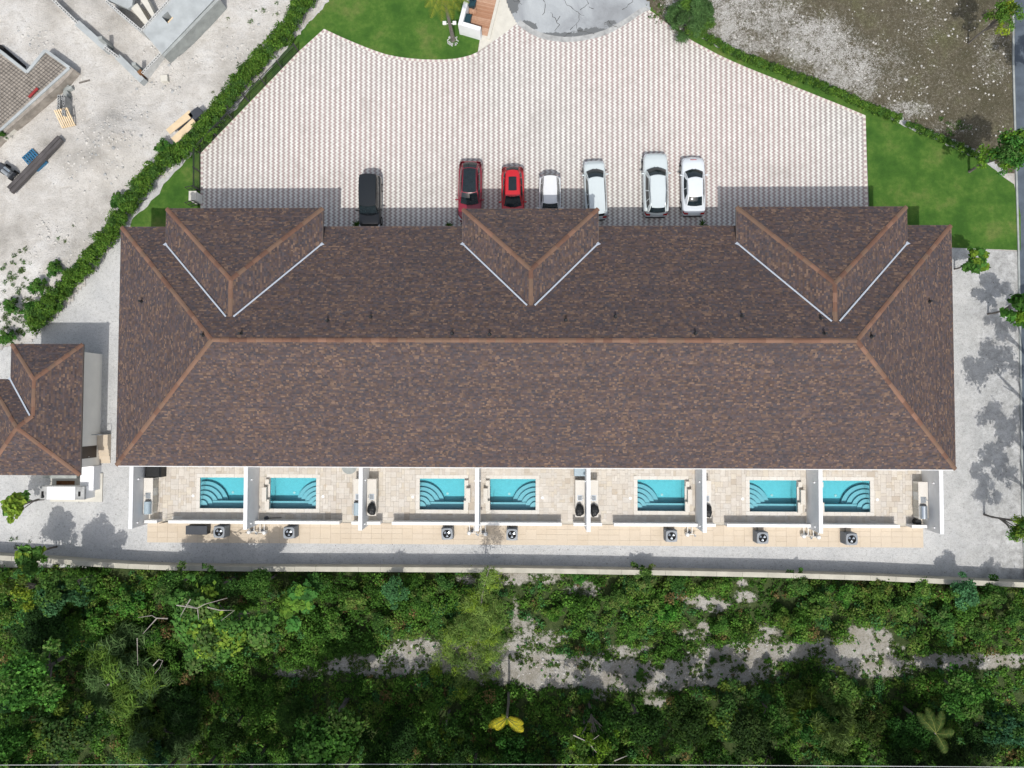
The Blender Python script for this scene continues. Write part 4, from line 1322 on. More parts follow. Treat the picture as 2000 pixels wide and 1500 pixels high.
def make_ac():
    t = thing('air_conditioner', (0, 0, 0), 'x', 'air conditioner')
    s = .43
    q = MB(); q.box(-s + .02, s - .02, -s + .02, s - .02, .05, ACH - .1); q.build('casing', 'unit_side', t, True)
    q = MB()
    for k in range(14):
        z = .12 + k * .068
        for x0_, x1_, y0_, y1_ in ((-s, s, -s, -s + .019), (-s, s, s - .019, s), (-s, -s + .019, -s + .02, s - .02), (s - .019, s, -s + .02, s - .02)): q.box(x0_, x1_, y0_, y1_, z, z + .03)
    stuff(q.build('louvre', 'grey_metal', t, True))
    # rounded square top ring round the fan opening
    n = 32; q = MB(); out = []; inn = []
    for k in range(n):
        a = 2 * PI * k / n; c_, s_ = math.cos(a), math.sin(a)
        e = 5.0; r = s / ((abs(c_) ** e + abs(s_) ** e) ** (1 / e)) * 1.0
        out.append((r * c_, r * s_)); inn.append((.32 * c_, .32 * s_))
    vs = [(x, y, ACH - .1) for x, y in out] + [(x, y, ACH) for x, y in out] + [(x, y, ACH + .01) for x, y in inn] + [(x, y, ACH - .2) for x, y in inn]
    fs = []
    for k in range(n):
        j = (k + 1) % n
        fs += [(k, j, n + j, n + k), (n + k, n + j, 2 * n + j, 2 * n + k), (2 * n + k, 2 * n + j, 3 * n + j, 3 * n + k)]
    fs.append(tuple(3 * n + k for k in range(n)))
    q.add(vs, fs[:-1]); q.build('top_panel', 'grey_metal', t, True)
    q = MB(); q.cyl((0, 0), .318, .318, ACH - .099, ACH - .09, 28); q.build('fan_well', 'black_hole', t, True)
    for k in range(3):
        a0 = k * 2 * PI / 3 + .5; q = MB(); P = []
        for r in (.08, .14, .2, .25):
            P.append([(r * math.cos(a0 + u * .85 * (1 if r > .1 else .7)), r * math.sin(a0 + u * .85), ACH - .055 + .02 * u) for u in (-.5, 0, .5)])
        q.grid(P); q.build('fan_blade', 'steel', t, True)
    q = MB(); q.cyl((0, 0), .06, .06, ACH - .08, ACH - .02, 12); q.build('fan_hub', 'dark_metal', t, True)
    q = MB()
    for r in (.1, .17, .24, .3):
        pts = [(r * math.cos(2 * PI * k / 20), r * math.sin(2 * PI * k / 20), ACH + .012) for k in range(21)]; q.tube(pts, .004, 4)
    q.build('fan_guard', 'dark_metal', t, True)
    return t


ac0 = make_ac()
ACP = [(427.5, 1039.5, 'beside the charcoal storage chest', 0), (564, 1041, 'below the low wall of the second patio, right of the white pipes', .0), (873, 1043, 'behind the low wall of the third patio', .05), (1000, 1044.5, 'behind the low wall of the fourth patio', 0), (1312, 1047.5, 'behind the low wall of the fifth patio', 0), (1490, 1051, 'behind the low wall of the sixth patio', 0), (1664, 1053.5, 'behind the low wall of the seventh patio', 0)]
for k, (px, py, lb, r) in enumerate(ACP):
    o = ac0 if k == 0 else copy_tree(ac0)
    p = W(px, py, ACH); o.location = (p.x, p.y, 0); o.rotation_euler = (0, 0, r + (rnd.random() - .5) * .06)
    tag(o, 'grey air conditioner ' + lb, 'air conditioner', 'air conditioners on the walkway')
    q = MB(); q.tube([(p.x - .2, p.y + .43, .4), (p.x - .2, p.y + .6, .4), (p.x - .25, YL - .11, .55)], .022); q.tube([(p.x - .1, p.y + .43, .3), (p.x - .1, YL - .11, .3)], .015)
    oo = q.build('line_set', 'dark_metal'); tag(oo, 'coolant pipes of the air conditioner %s' % lb.split(',')[0], 'pipes', 'coolant pipes of the air conditioners')

# ---------------- pool pumps with white pipework
PUMPS = [(487, 1036, 1), (516, 1037, -1), (917, 1038, 1), (948, 1040, -1), (1343, 1041, 1), (1570, 1044, 1), (1598, 1046, -1)]
for k, (px, py, s) in enumerate(PUMPS):
    p = W(px, py, .4); x, y = p.x, p.y
    t = thing('pool_pump', (x, y, 0), 'white pool pump pipework on the walkway, %s set from the left' % ORD[k], 'pool pump', 'pool pumps on the walkway')
    q = MB(); r = .03
    q.tube([(x, YL - .11, .42), (x, y - .05, .42), (x, y - .05, .1)], r); q.tube([(x + s * .35, YL - .11, .36), (x + s * .35, y, .36), (x + s * .35, y - .1, .1)], r)
    q.tube([(x - .1, y - .12, .3), (x + s * .55, y - .12, .3)], r); q.tube([(x + s * .55, y - .2, .05), (x + s * .55, y - .12, .55)], r)
    q.build('pipe', 'white_plastic', t)
    q = MB(); q.cyl((x - s * .02, y - .12), .15, .15, .05, .5, 16); q.blob((x - s * .02, y - .12, .5), .15, .15, .1, 12, 6); q.build('filter', 'white_plastic', t)
    q = MB()
    n = 20; pts = [(x - s * .02 + .155 * math.cos(2 * PI * j / n), y - .12 + .155 * math.sin(2 * PI * j / n), .47) for j in range(n + 1)]; q.tube(pts, .014, 5)
    q.box(x + s * .5, x + s * .62, y - .26, y - .14, .46, .52); q.build('valve', 'grey_metal', t)
    q = MB(); q.cyl((x + s * .2, y + .02), .1, .1, .05, .3, 12); q.build('motor', 'dark_box', t)

# ---------------- yard wall behind the walkway, with coping stones
yw = thing('yard_wall', (W(1000, 1111).x, W(1000, 1111).y, 0), 'long cream yard wall with pale coping between the gravel and the thicket', 'wall')
wp = [(-60, 1086), (105, 1096), (170, 1101), (250, 1106), (330, 1109), (450, 1111), (700, 1112), (1000, 1114), (1300, 1119), (1500, 1123), (1700, 1129), (1850, 1136), (2060, 1145)]
P = WL(wp, 1.3); P_WALL = P
body = MB(); cum = 0
for a, b in zip(P, P[1:]):
    L = (b - a).length; an = math.atan2(b.y - a.y, b.x - a.x); m_ = (a + b) / 2
    body.obox((m_.x, m_.y), an, L / 2, .13, -.1, 1.22)
    n = max(1, round(L / 1.75))
    for k in range(n):
        c = a.lerp(b, (k + .5) / n); q = MB()
        q.obox((c.x, c.y), an + (rnd.random() - .5) * .006, L / n / 2 - .008, .185, 1.22, 1.3 + rnd.random() * .01)
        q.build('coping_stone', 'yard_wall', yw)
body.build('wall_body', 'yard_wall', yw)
# ================================================================ CARS


def lerp(a, b, t): return a + (b - a) * t


def V3(x, y, z): return Vector((x, y, z))


def car(name, loc, heading, sp, label):
    """heading: 0 = nose to the north, PI = nose to the house"""
    root = thing(name, loc, label, 'car', 'cars parked in front of the houses', heading)
    L, Wd, H = sp['L'] / 2, sp['W'] / 2, sp['H']
    bz = sp['belt']; hz = sp['hood']; tz = sp['tail']
    yA, yB, yC, yD = sp['glass']          # windscreen foot, roof front, roof rear, rear glass foot (y, nose is +)
    paint = 'paint_' + sp['paint']
    # stations: y, half width factor, top height
    st = [(-L, .72, .50 * tz + .1), (-L + .04, .82, tz - .2), (-L + .14, .90, tz - .04), (-L + .35, .955, tz), (yD, .98, max(tz, bz - .06)), (yC, 1, bz), (lerp(yC, yB, .5), 1, bz), (yB, 1, bz), (yA - .1, .99, bz - .02), (lerp(yA, L, .35), .975, hz + .02), (lerp(yA, L, .6), .955, hz - .01), (L - .28, .90, hz - .09), (L - .12, .82, hz - .2), (L - .03, .70, hz - .33), (L, .58, hz - .45)]
    prof = [(0, .0, 1), (.45, -.006, 1), (.78, -.03, 1), (.91, -.075, 1), (.975, -.17, 1)]

    def ring(i):
        y, wf, zt = st[i]; w = Wd * wf
        r = [(w * a, y, zt + dz_) for a, dz_, _ in prof]
        zl = min(.62, zt - .2)
        r += [(w, y, zl), (w * .99, y, min(.42, zl - .05)), (w * .95, y, .24), (w * .8, y, .17), (0, y, .17)]
        return r
    P = []
    for i in range(len(st)):
        r = ring(i); P.append([(-x, y, z) for x, y, z in r[::-1]] + r[1:])
    q = MB(); q.grid(P, flip=False)
    q.add(P[0], [tuple(range(len(P[0])))]); q.add(P[-1], [tuple(range(len(P[0]) - 1, -1, -1))])
    q.smooth = True; q.build('body', paint, root, True)

    def top(t, a):
        """top skin: t along the stations (0 rear .. n-1 nose), a across"""
        i = min(int(t), len(st) - 2); f = t - i
        pts = []
        for k in (i, i + 1):
            r = ring(k)[:5]; x_ = abs(a) * (len(r) - 1); j = min(int(x_), 3); g = x_ - j
            pts.append([lerp(r[j][c], r[j + 1][c], g) for c in range(3)])
        p = [lerp(pts[0][c], pts[1][c], f) for c in range(3)]
        return V3(math.copysign(p[0], a), p[1], p[2])

    def patch(fn, u0, u1, v0, v1, nu, nv, off, nm, mat, ref=(0, 0, .6), smooth=True, par=None):
        P = []
        for i in range(nu + 1):
            row = []
            for j in range(nv + 1):
                u, v = lerp(u0, u1, i / nu), lerp(v0, v1, j / nv); e = 1e-3
                p = fn(u, v); du = fn(u + e, v) - p; dv = fn(u, v + e) - p
                n = du.cross(dv)
                if n.length > 1e-12: n.normalize()
                if n.dot(p - Vector(ref)) < 0: n = -n
                row.append(p + n * off)
            P.append(row)
        a, b, c = Vector(P[0][0]), Vector(P[1][0]), Vector(P[0][1])
        fl = (b - a).cross(c - a).dot(a - Vector(ref)) < 0
        q = MB(); q.grid(P, flip=fl); q.smooth = smooth
        return q.build(nm, mat, par or root, True)

    wA, wB, wC, wD = sp.get('ww', (.80, .64, .62, .72)); wA *= Wd; wB *= Wd; wC *= Wd; wD *= Wd
    cA, cD = sp.get('bow', (.20, .14))
    A = lambda t: V3(wA * t, yA + cA * (1 - t * t) - .02, bz - .03 * t * t + .005)
    B = lambda t: V3(wB * t, yB + .12 * (1 - t * t), H - .045 * t * t - .02)
    C = lambda t: V3(wC * t, yC - .08 * (1 - t * t), H - .05 * t * t - sp.get('drop', .03))
    D_ = lambda t: V3(wD * t, yD - cD * (1 - t * t), sp.get('dz', bz) - .03 * t * t)
    wind = lambda u, v: A(v).lerp(B(v), u) + V3(0, .05, .05) * math.sin(PI * min(1, max(0, u))) * .7
    roof = lambda u, v: B(v).lerp(C(v), u) + V3(0, 0, .035 * math.sin(PI * min(1, max(0, u))))
    rear = lambda u, v: C(v).lerp(D_(v), u) + V3(0, -.05, .04) * math.sin(PI * min(1, max(0, u))) * .7

    def side(s):
        def f(u, v):
            uu = min(1, max(0, u))
            bot = A(s).lerp(D_(s), u); bot.x = s * (abs(bot.x) + (Wd * .90 - abs(bot.x)) * math.sin(PI * uu) ** .6 * .75)
            tp = B(s).lerp(C(s), u); tp.x += s * .04 * math.sin(PI * uu)
            r = bot.lerp(tp, v); r.x += s * .025 * math.sin(PI * min(1, max(0, v)))
            return r
        return f
    ref = (0, (yA + yD) / 2, bz - .1)
    q = MB()

    def surf(fn, nu, nv, v0=-1, v1=1):
        P = [[fn(i / nu, lerp(v0, v1, j / nv)) for j in range(nv + 1)] for i in range(nu + 1)]
        m = P[nu // 2][nv // 2]; a, b, c = P[0][0], P[nu][0], P[0][nv]
        fl = (b - a).cross(c - a).dot(m - Vector(ref)) < 0
        q.grid(P, flip=fl)
    surf(wind, 6, 8); surf(roof, 8, 8); surf(rear, 6, 8); surf(side(1), 10, 5, 0, 1); surf(side(-1), 10, 5, 0, 1)
    q.smooth = True
    q.build('cabin', paint, root, True)
    patch(wind, .03, .95, -.93, .93, 6, 8, .012, 'windscreen', 'glass', ref)
    patch(rear, .06, .92, -.88, .88, 6, 8, .012, 'rear_window', 'glass', ref)
    for s in (1, -1):
        for a, b in ((.09, .47), (.5, .74), (.77, .93)) if sp.get('suv') else ((.12, .5), (.53, .84)):
            patch(side(s), a, b, .10, .88, 4, 3, .012, 'side_window', 'glass', ref)
    ro = sp.get('roof')
    if ro == 'black': patch(roof, .0, .99, -.84, .84, 8, 8, .014, 'roof_panel', 'glass', ref)
    if ro == 'panorama':
        patch(roof, .04, .95, -.80, .80, 6, 6, .014, 'glass_roof', 'glass', ref)
    if ro == 'sunroof': patch(roof, .22, .80, -.58, .58, 4, 4, .014, 'sunroof', 'glass', ref)
    nS = len(st) - 1
    patch(top, 8.6, 11.4, -.78, .78, 10, 8, .006, 'bonnet', paint, (0, 0, 0))
    if sp.get('sedan'): patch(top, 1.6, 3.9, -.72, .72, 8, 8, .006, 'boot_lid', paint, (0, 0, 0))
    if sp.get('rails'):
        for s in (1, -1):
            q = MB(); q.tube([roof(.0, s * .92) + V3(0, 0, -.01), roof(.1, s * .92) + V3(0, 0, .04), roof(.5, s * .94) + V3(s * .03, 0, .05), roof(.92, s * .92) + V3(0, 0, .04), roof(1., s * .92) + V3(0, 0, -.01)], .02, 6)
            q.build('roof_rail', sp.get('railmat', 'steel'), root, True)
    for s in (1, -1):
        q = MB()
        q.blob((s * (Wd * .97 + .09), yA - .28, bz + .04), .13, .07, .085, 10, 6); q.smooth = True
        q.box(s * (Wd * .9), s * (Wd * .97 + .05), yA - .3, yA - .25, bz + .0, bz + .05); q.build('wing_mirror', paint if sp['paint'] != 'black' else 'trim', root, True)
        # lamps
        q = MB()
        q.grid([[(s * (Wd * .52), L - .10, hz - .24), (s * (Wd * .62), L - .17, hz - .155)], [(s * (Wd * .82), L - .16, hz - .25), (s * (Wd * .83), L - .40, hz - .12)], [(s * (Wd * .92), L - .34, hz - .26), (s * (Wd * .915), L - .52, hz - .15)]], flip=(s > 0))
        for k in range(len(q.v)): q.v[k] = (q.v[k][0] * 1.01, q.v[k][1] + .02, q.v[k][2] + .025)
        q.build('headlight', 'lamp_clear', root, True)
        q = MB()
        q.grid([[(s * Wd * .50, -L + .01, tz - .22), (s * Wd * .52, -L + .10, tz - .06)], [(s * Wd * .80, -L + .03, tz - .24), (s * Wd * .84, -L + .14, tz - .06)], [(s * Wd * .93, -L + .22, tz - .24), (s * Wd * .94, -L + .34, tz - .10)]], flip=(s < 0))
        for k in range(len(q.v)): q.v[k] = (q.v[k][0] * 1.01, q.v[k][1] - .02, q.v[k][2] + .02)
        q.build('tail_light', 'lamp_red', root, True)
    q = MB(); q.box(-.26, .26, L - .005, L + .015, .42, .54); q.build('number_plate', 'white_plastic', root, True)
    q = MB(); q.box(-.26, .26, -L - .015, -L + .005, .55, .67); q.build('number_plate', 'white_plastic', root, True)
    q = MB(); q.cbox(-Wd * .72, Wd * .72, L - .04, L + .03, .2, .36, .02); q.build('bumper', 'trim', root, True)
    q = MB(); q.cbox(-Wd * .78, Wd * .78, -L - .03, -L + .06, .22, .44, .03); q.build('bumper', 'trim', root, True)
    for s in (1, -1):
        q = MB(); q.tube([(s * .1, yA + cA + .0, bz + .02), (s * .42, yA + .05, bz + .05)], .012, 4); q.build('wiper', 'trim', root, True)
    if sp.get('spoiler'):
        q = MB(); P = []
        for v in [k / 8 * 1.7 - .85 for k in range(9)]:
            p = C(v); P.append([p + V3(0, .08, .02), p + V3(0, -.16, .0), p + V3(0, -.15, -.03)])
        q.grid(P); q.build('spoiler', paint, root, True)
    for yy in (L - .85, -L + .85):
        for s in (1, -1):
            wh = MB(); n = 20; r = .34; x0, x1 = s * (Wd - .19), s * (Wd + .008)
            vs = []
            for x, rr in ((x0, r * .9), (x0, r), (x1, r), (x1, r * .66)):
                vs += [(x, yy + rr * math.cos(2 * PI * k / n), r + rr * math.sin(2 * PI * k / n)) for k in range(n)]
            fs = []
            for b in range(3):
                for k in range(n):
                    f = (b * n + k, b * n + (k + 1) % n, (b + 1) * n + (k + 1) % n, (b + 1) * n + k); fs.append(f if s < 0 else f[::-1])
            wh.add(vs, fs); w_ = wh.build('wheel', 'tyre', root, True)
            rm = MB(); vs = [(s * (Wd + .002), yy + r * .66 * math.cos(2 * PI * k / n), r + r * .66 * math.sin(2 * PI * k / n)) for k in range(n)]
            rm.add(vs, [tuple(range(n)) if s > 0 else tuple(range(n - 1, -1, -1))]); o = rm.build('rim', 'rim', w_, True)
    return root


def suv(**k):
    d = dict(L=4.6, W=1.84, H=1.68, belt=1.08, hood=1.02, tail=1.05, glass=(.98, .22, -1.72, -2.05), suv=True, rails=True, bow=(.16, .10), ww=(.80, .66, .62, .70), dz=1.12, drop=.05); d.update(k); return d


def sedan(**k):
    d = dict(L=4.6, W=1.80, H=1.45, belt=.96, hood=.92, tail=.98, glass=(.85, .10, -1.02, -1.72), sedan=True, bow=(.2, .12), ww=(.80, .62, .60, .70), dz=1.0, drop=.03); d.update(k); return d


CZ = 0.052
p = W(722, 396, .9)
car('parked_car', (p.x, p.y, CZ), PI, suv(L=4.35, W=1.74, H=1.72, paint='black', glass=(.95, .38, -1.95, -2.08), ww=(.86, .74, .76, .82), bow=(.12, .05), rails=False, drop=.02), 'black boxy car with its nose under the eaves, the car furthest left')
p = W(918, 373, .9)
car('parked_car', (p.x, p.y, CZ), PI - .015, suv(L=4.85, W=1.9, H=1.66, paint='darkred', roof='black', glass=(1.05, .25, -1.5, -2.1), ww=(.80, .66, .60, .68), rails=True, railmat='trim'), 'large dark red car with a black glass roof beside the left wing')
p = W(1001.5, 379, .9)
car('parked_car', (p.x, p.y, CZ), PI + .01, suv(L=4.4, W=1.82, H=1.6, paint='red', roof='sunroof', glass=(.98, .25, -1.45, -1.98), ww=(.82, .62, .56, .62), rails=False, spoiler=True), 'bright red hatchback with a black sunroof partly under the middle wing')
p = W(1074, 393, .9)
car('parked_car', (p.x, p.y, CZ), PI, suv(L=4.2, W=1.74, H=1.66, paint='white', glass=(.9, .28, -1.72, -1.95), ww=(.82, .68, .64, .70), rails=True, railmat='trim', bow=(.12, .06)), 'small white car with dark roof rails, tail out beside the red hatchback')
p = W(1163, 369, .9)
car('parked_car', (p.x, p.y, CZ), rad(3.0), suv(L=4.65, W=1.72, H=1.66, paint='white_b', glass=(1.32, .55, -1.95, -2.2), ww=(.84, .70, .70, .74), rails=False, bow=(.2, .05), spoiler=True), 'white estate car parked at a slight angle, nose towards the open forecourt')
p = W(1281, 359, .9)
car('parked_car', (p.x, p.y, CZ), rad(.8), suv(L=5.0, W=1.96, H=1.74, paint='white_b', glass=(1.02, .28, -1.9, -2.28), ww=(.82, .66, .60, .72), rails=True, bow=(.24, .12), spoiler=True), 'large white sport utility car with silver roof rails, biggest of the white cars')
p = W(1355, 361.5, .9)
o = car('parked_car', (p.x, p.y, CZ), rad(.6), sedan(L=4.6, W=1.86, paint='white_c', glass=(1.02, .30, -.98, -1.66), bow=(.22, .10)), 'white saloon car furthest right, its bonnet pointing to the open forecourt')
q = MB(); q.box(-.24, .24, 1.98, 2.02, .853, .872); q.build('red_badge', 'lamp_red', o, True)

# ================================================================ FENCE AND GATE BESIDE THE FORECOURT
fn = thing('metal_fence', tuple(W(486, 200)), 'black metal railing between the left lawn and the paved forecourt', 'fence')
FP = WL([(583, 101), (487, 199), (391.5, 300), (391.5, 373)])
FH = 1.25
rails = MB(); pk_ = MB()
for a, b in zip(FP, FP[1:]):
    d = (b - a); L = d.length; d.normalize(); n = max(1, round(L / 1.9))
    for z, r in ((FH, .035), (FH - .16, .02), (.14, .022)):
        q = MB(); q.tube([a + V3(0, 0, z), b + V3(0, 0, z)], r, 4); q.build('rail', 'dark_metal', fn)
    for k in range(n + 1):
        p = a.lerp(b, k / n); q = MB(); q.obox((p.x, p.y), math.atan2(d.y, d.x), .045, .045, 0, FH + .06); q.build('post', 'dark_metal', fn)
    m_ = int(L / .12)
    for k in range(m_):
        p = a.lerp(b, (k + .5) / m_); q = MB(); q.obox((p.x, p.y), math.atan2(d.y, d.x), .011, .011, .13, FH)
        q.build('picket', 'dark_metal', fn)
pl = thing('gate_pillar', tuple(W(385, 387)), 'pale stucco pillar at the end of the black railing next to the left wing', 'pillar')
a, b = W(370, 374, 1.1), W(383, 391, 1.1)
q = MB(); q.box(a.x, b.x, b.y, a.y, 0, 1.1); q.build('pillar_body', 'cream_wall', pl)
q = MB(); q.cbox(a.x - .03, b.x + .03, b.y - .03, a.y + .03, 1.1, 1.16, .01); q.build('pillar_cap', 'pad', pl)
for k, (px, py, op) in enumerate(((372, 369, 'beside the pillar'), (374, 398, 'beside the eaves'))):
    g = thing('metal_gate', tuple(W(px + 12, py)), 'small black metal gate frame standing open, ' + ('above the pale pillar' if k == 0 else 'between the pillar and the eaves'), 'gate')
    c0, c1 = W(391, py + 2, 0), W(375, py + 6, 0)
    for z in (.1, .65, 1.2):
        q = MB(); q.tube([V3(c0.x, c0.y, z), V3(c1.x, c1.y, z)], .03, 4); q.build('rail', 'dark_metal', g)
    for t_ in (0, .33, .66, 1):
        pp = c0.lerp(c1, t_); q = MB(); q.tube([V3(pp.x, pp.y, .02), V3(pp.x, pp.y, 1.25)], .025 if t_ in (0, 1) else .014, 4); q.build('bar', 'dark_metal', g)

# ================================================================ BIN STORE
BZ = 1.5
bs = thing('bin_store', tuple(W(930, 40)), 'white walled bin store with an open top and a timber floor by the road', 'bin store')
TOP = [(906.5, -20), (894.5, 48), (937, 60)]
P = WL(TOP, BZ)
P[0] = W(914, -30, BZ)


def wallseg(mb, a, b, th, z0, z1, side=1):
    d = (b - a).normalized(); n = V3(-d.y, d.x, 0) * th * side
    mb.prism([(a.x, a.y), (b.x, b.y), (b.x + n.x, b.y + n.y), (a.x + n.x, a.y + n.y)], z0, z1)


for (a, b) in ((P[0], P[1]),):
    q = MB(); wallseg(q, a, b, .32, 0, BZ, 1); q.build('side_wall', 'white_wall', bs)
d = (P[1] - P[0]).normalized(); n_ = V3(-d.y, d.x, 0) * .325
q = MB(); wallseg(q, P[1] + n_, P[2], .32, 0, BZ - .002, 1); q.build('end_wall', 'white_wall', bs)
# timber floor of planks
fl0, fl1 = W(905, 43, .12), W(944, 50, .12)
dv = (P[0] - P[1]).normalized(); dw = V3(dv.y, -dv.x, 0)
st_ = P[1] + dw * .33; st_.z = .12
L = 6.0; npk = 40
for k in range(npk):
    c = st_ + dv * (.35 + (k + .5) * L / npk) + dw * .95; q = MB()
    q.obox((c.x, c.y), math.atan2(dw.y, dw.x), .95, L / npk / 2 - .006, .06, .12 + rnd.random() * .006); q.build('plank', 'deck', bs)
q = MB(); q.obox(tuple((st_ + dv * 3.3 + dw * 2.02).to_2d()), math.atan2(dv.y, dv.x), 3.2, .12, 0, .2); q.build('kerb', 'pad', bs)


def wheelie(px, py, ang, label):
    p = W(px, py, 1.1); t = thing('wheeled_bin', (p.x, p.y, .12), label, 'bin', 'wheeled bins in the bin store', ang)
    q = MB(); vs = []
    for z, sx_, sy_ in ((0.02, .24, .26), (.95, .31, .36)):
        vs += [(-sx_, -sy_, z), (sx_, -sy_, z), (sx_, sy_, z), (-sx_, sy_, z)]
    q.add(vs, [(3, 2, 1, 0), (4, 5, 6, 7), (0, 1, 5, 4), (1, 2, 6, 5), (2, 3, 7, 6), (3, 0, 4, 7)]); q.build('bin_body', 'bin', t, True)
    q = MB(); P = []
    for y in (-.38, -.34, .34, .40):
        P.append([(x, y, .97 + (.06 if abs(y) < .36 and abs(x) < .3 else 0)) for x in (-.34, -.3, 0, .3, .34)])
    q.grid(P, True); q.box(-.34, .34, -.38, .40, .955, .968); q.build('lid', 'bin', t, True)
    q = MB(); q.tube([(-.25, -.44, .95), (.25, -.44, .95)], .02); q.build('handle', 'bin', t, True)
    for s in (-1, 1):
        q = MB(); q.tube([(s * .28, -.28, .1), (s * .33, -.28, .1)], .1, 12); q.build('wheel', 'tyre', t, True)
    return t


ba = math.atan2(dv.y, dv.x) - PI / 2
wheelie(911, 36, ba, 'dark green wheeled bin at the lower end of the bin store')
wheelie(921, 2, ba, 'dark green wheeled bin at the upper edge of the photo')
q = MB()
for k in range(9):
    p = W(915 + rnd.random() * 12, 14 + rnd.random() * 8, .5); q.blob((p.x, p.y, .3 + rnd.random() * .2), .16 + rnd.random() * .12, .14 + rnd.random() * .1, .14, 7, 4, .3)
tag(q.build('rubbish_pile', 'deck'), 'small heap of brown and pale rubbish between the two wheeled bins', 'rubbish')

# ================================================================ GENERATOR BESIDE THE SMALL HOUSE
GZ = 1.55
a, b = W(77, 950, GZ), W(164, 976, GZ)
g = thing('generator', ((a.x + b.x) / 2, (a.y + b.y) / 2, 0), 'white generator cabinet with grey ends on a concrete pad by the small house', 'generator')
q = MB(); q.box(a.x - .1, b.x + .55, b.y - .35, a.y + .9, -.05, .12); q.build('pad', 'pad', g)
w_ = b.x - a.x
q = MB(); q.box(a.x + .02, b.x - .02, b.y + .03, a.y - .03, .12, 1.45); q.build('cabinet', 'white_wall', g)
q = MB(); q.cbox(a.x + w_ * .16, a.x + w_ * .80, b.y, a.y, 1.45, GZ, .02); q.build('roof_panel', 'white_wall', g)
for x0_, x1_ in ((0, .158), (.802, 1)):
    q = MB(); q.cbox(a.x + w_ * x0_, a.x + w_ * x1_, b.y, a.y, 1.3, GZ - .03, .02); e = q.build('end_panel', 'stone_grey', g)
    q = MB(); xx = a.x + w_ * (x0_ + x1_) / 2; q.box(xx - .12, xx + .05, b.y + .25, b.y + .62, GZ - .029, GZ + .0); q.build('vent', 'black_hole', e)
q = MB(); q.cyl((a.x + .3, b.y + .2), .09, .09, 1.4, GZ + .1, 10); q.build('exhaust', 'dark_metal', g)
p0, p1 = W(98, 932, .1), W(150, 948, .1)
wd = thing('stained_screen_wall', tuple(W(125, 940)), 'low grey wall with rusty stains between the generator and the small house', 'wall')
q = MB(); q.box(W(95, 940).x, W(160, 940).x, W(0, 930, .7).y - .15, W(0, 930, .7).y + .1, 0, .7); q.build('wall_body', 'dirty_conc', wd)
q = MB(); q.add([(W(112, 940).x, W(0, 947).y, .125), (W(148, 940).x, W(0, 947).y, .125), (W(148, 940).x, W(0, 938).y, .125), (W(112, 940).x, W(0, 938).y, .125)], [(0, 1, 2, 3)]); q.build('rust_stain', 'rust', wd)

# ================================================================ BUILDING SITE


def poly(px, z): return [(p.x, p.y) for p in WL(px, z)]


def hollow_wall(a, b, th, z0, z1, label, n=None, holes=True):
    """wall of hollow blocks: every block of the top course is a piece with two open cells"""
    A, B = W(*a, z1), W(*b, z1); d = B - A; d.z = 0; L = d.length; d.normalize(); nn = V3(-d.y, d.x, 0)
    t = thing('block_wall', ((A.x + B.x) / 2, (A.y + B.y) / 2, 0), label, 'wall', 'unfinished block walls on the building site')
    m_ = (A + B) / 2; an = math.atan2(d.y, d.x)
    q = MB(); q.obox((m_.x, m_.y), an, L / 2, th / 2, z0, z1 - .2); q.build('wall_body', 'block', t)
    n = max(1, round(L / .42)); bl = L / n
    for k in range(n):
        c = A + d * (bl * (k + .5)); q = MB(); g = .006
        def bx(u0, u1, v0, v1, zz0=z1 - .2, zz1=z1):
            cc = c + d * ((u0 + u1) / 2) + nn * ((v0 + v1) / 2); q.obox((cc.x, cc.y), an, (u1 - u0) / 2, (v1 - v0) / 2, zz0, zz1)
        h, w2 = bl / 2 - g, th / 2
        e = .045
        bx(-h, h, -w2, -w2 + e); bx(-h, h, w2 - e, w2)
        for u in (-h, -.02, h - .04): bx(u, u + .04, -w2 + e, w2 - e)
        bx(-h + .04, h - .04, -w2 + e, w2 - e, z1 - .2, z1 - .17)
        q.build('block', 'block', t)
    return t


hollow_wall((100, -4), (152, 46), .22, -.1, .9, 'block wall running from the top edge of the photo, left part')
q0, q1 = WL([(152, 46), (205, 94)], .9)
hollow_wall((203, 91), (231, 112), .22, -.1, .9, 'short run of open blocks in the middle of the long site wall')
for a, b, z, lb in (((150, 44), (205, 93), .86, 'plain grey concrete wall between two runs of open blocks'), ((229, 110), (277, 157), .8, 'grey concrete wall ending at the pointed corner of the site foundation')):
    A, B = W(*a, z), W(*b, z); t = thing('concrete_wall', tuple(((A + B) / 2).to_2d()) + (0,), lb, 'wall'); q = MB()
    q.obox(tuple(((A + B) / 2).to_2d()), math.atan2(B.y - A.y, B.x - A.x), (B - A).length / 2, .25, -.1, z); q.build('wall_body', 'concrete', t)
hollow_wall((206, 1), (276, 60), .2, -.1, 1.5, 'block wall along the lower left edge of the raised grey slab')
hollow_wall((277, 58), (334, -4), .2, -.1, 1.5, 'block wall along the upper left edge of the raised grey slab')
hollow_wall((314, 104), (277, 143), .2, -.1, 1.0, 'block wall from the slab down to the pointed corner')
sl = thing('raised_slab', tuple(W(345, 50)), 'smooth grey raised concrete slab with a small square opening', 'foundation')
A_ = poly([(280, 62), (337, -6), (420, -6), (392, 27), (352, 68), (318, 102)], 1.45)
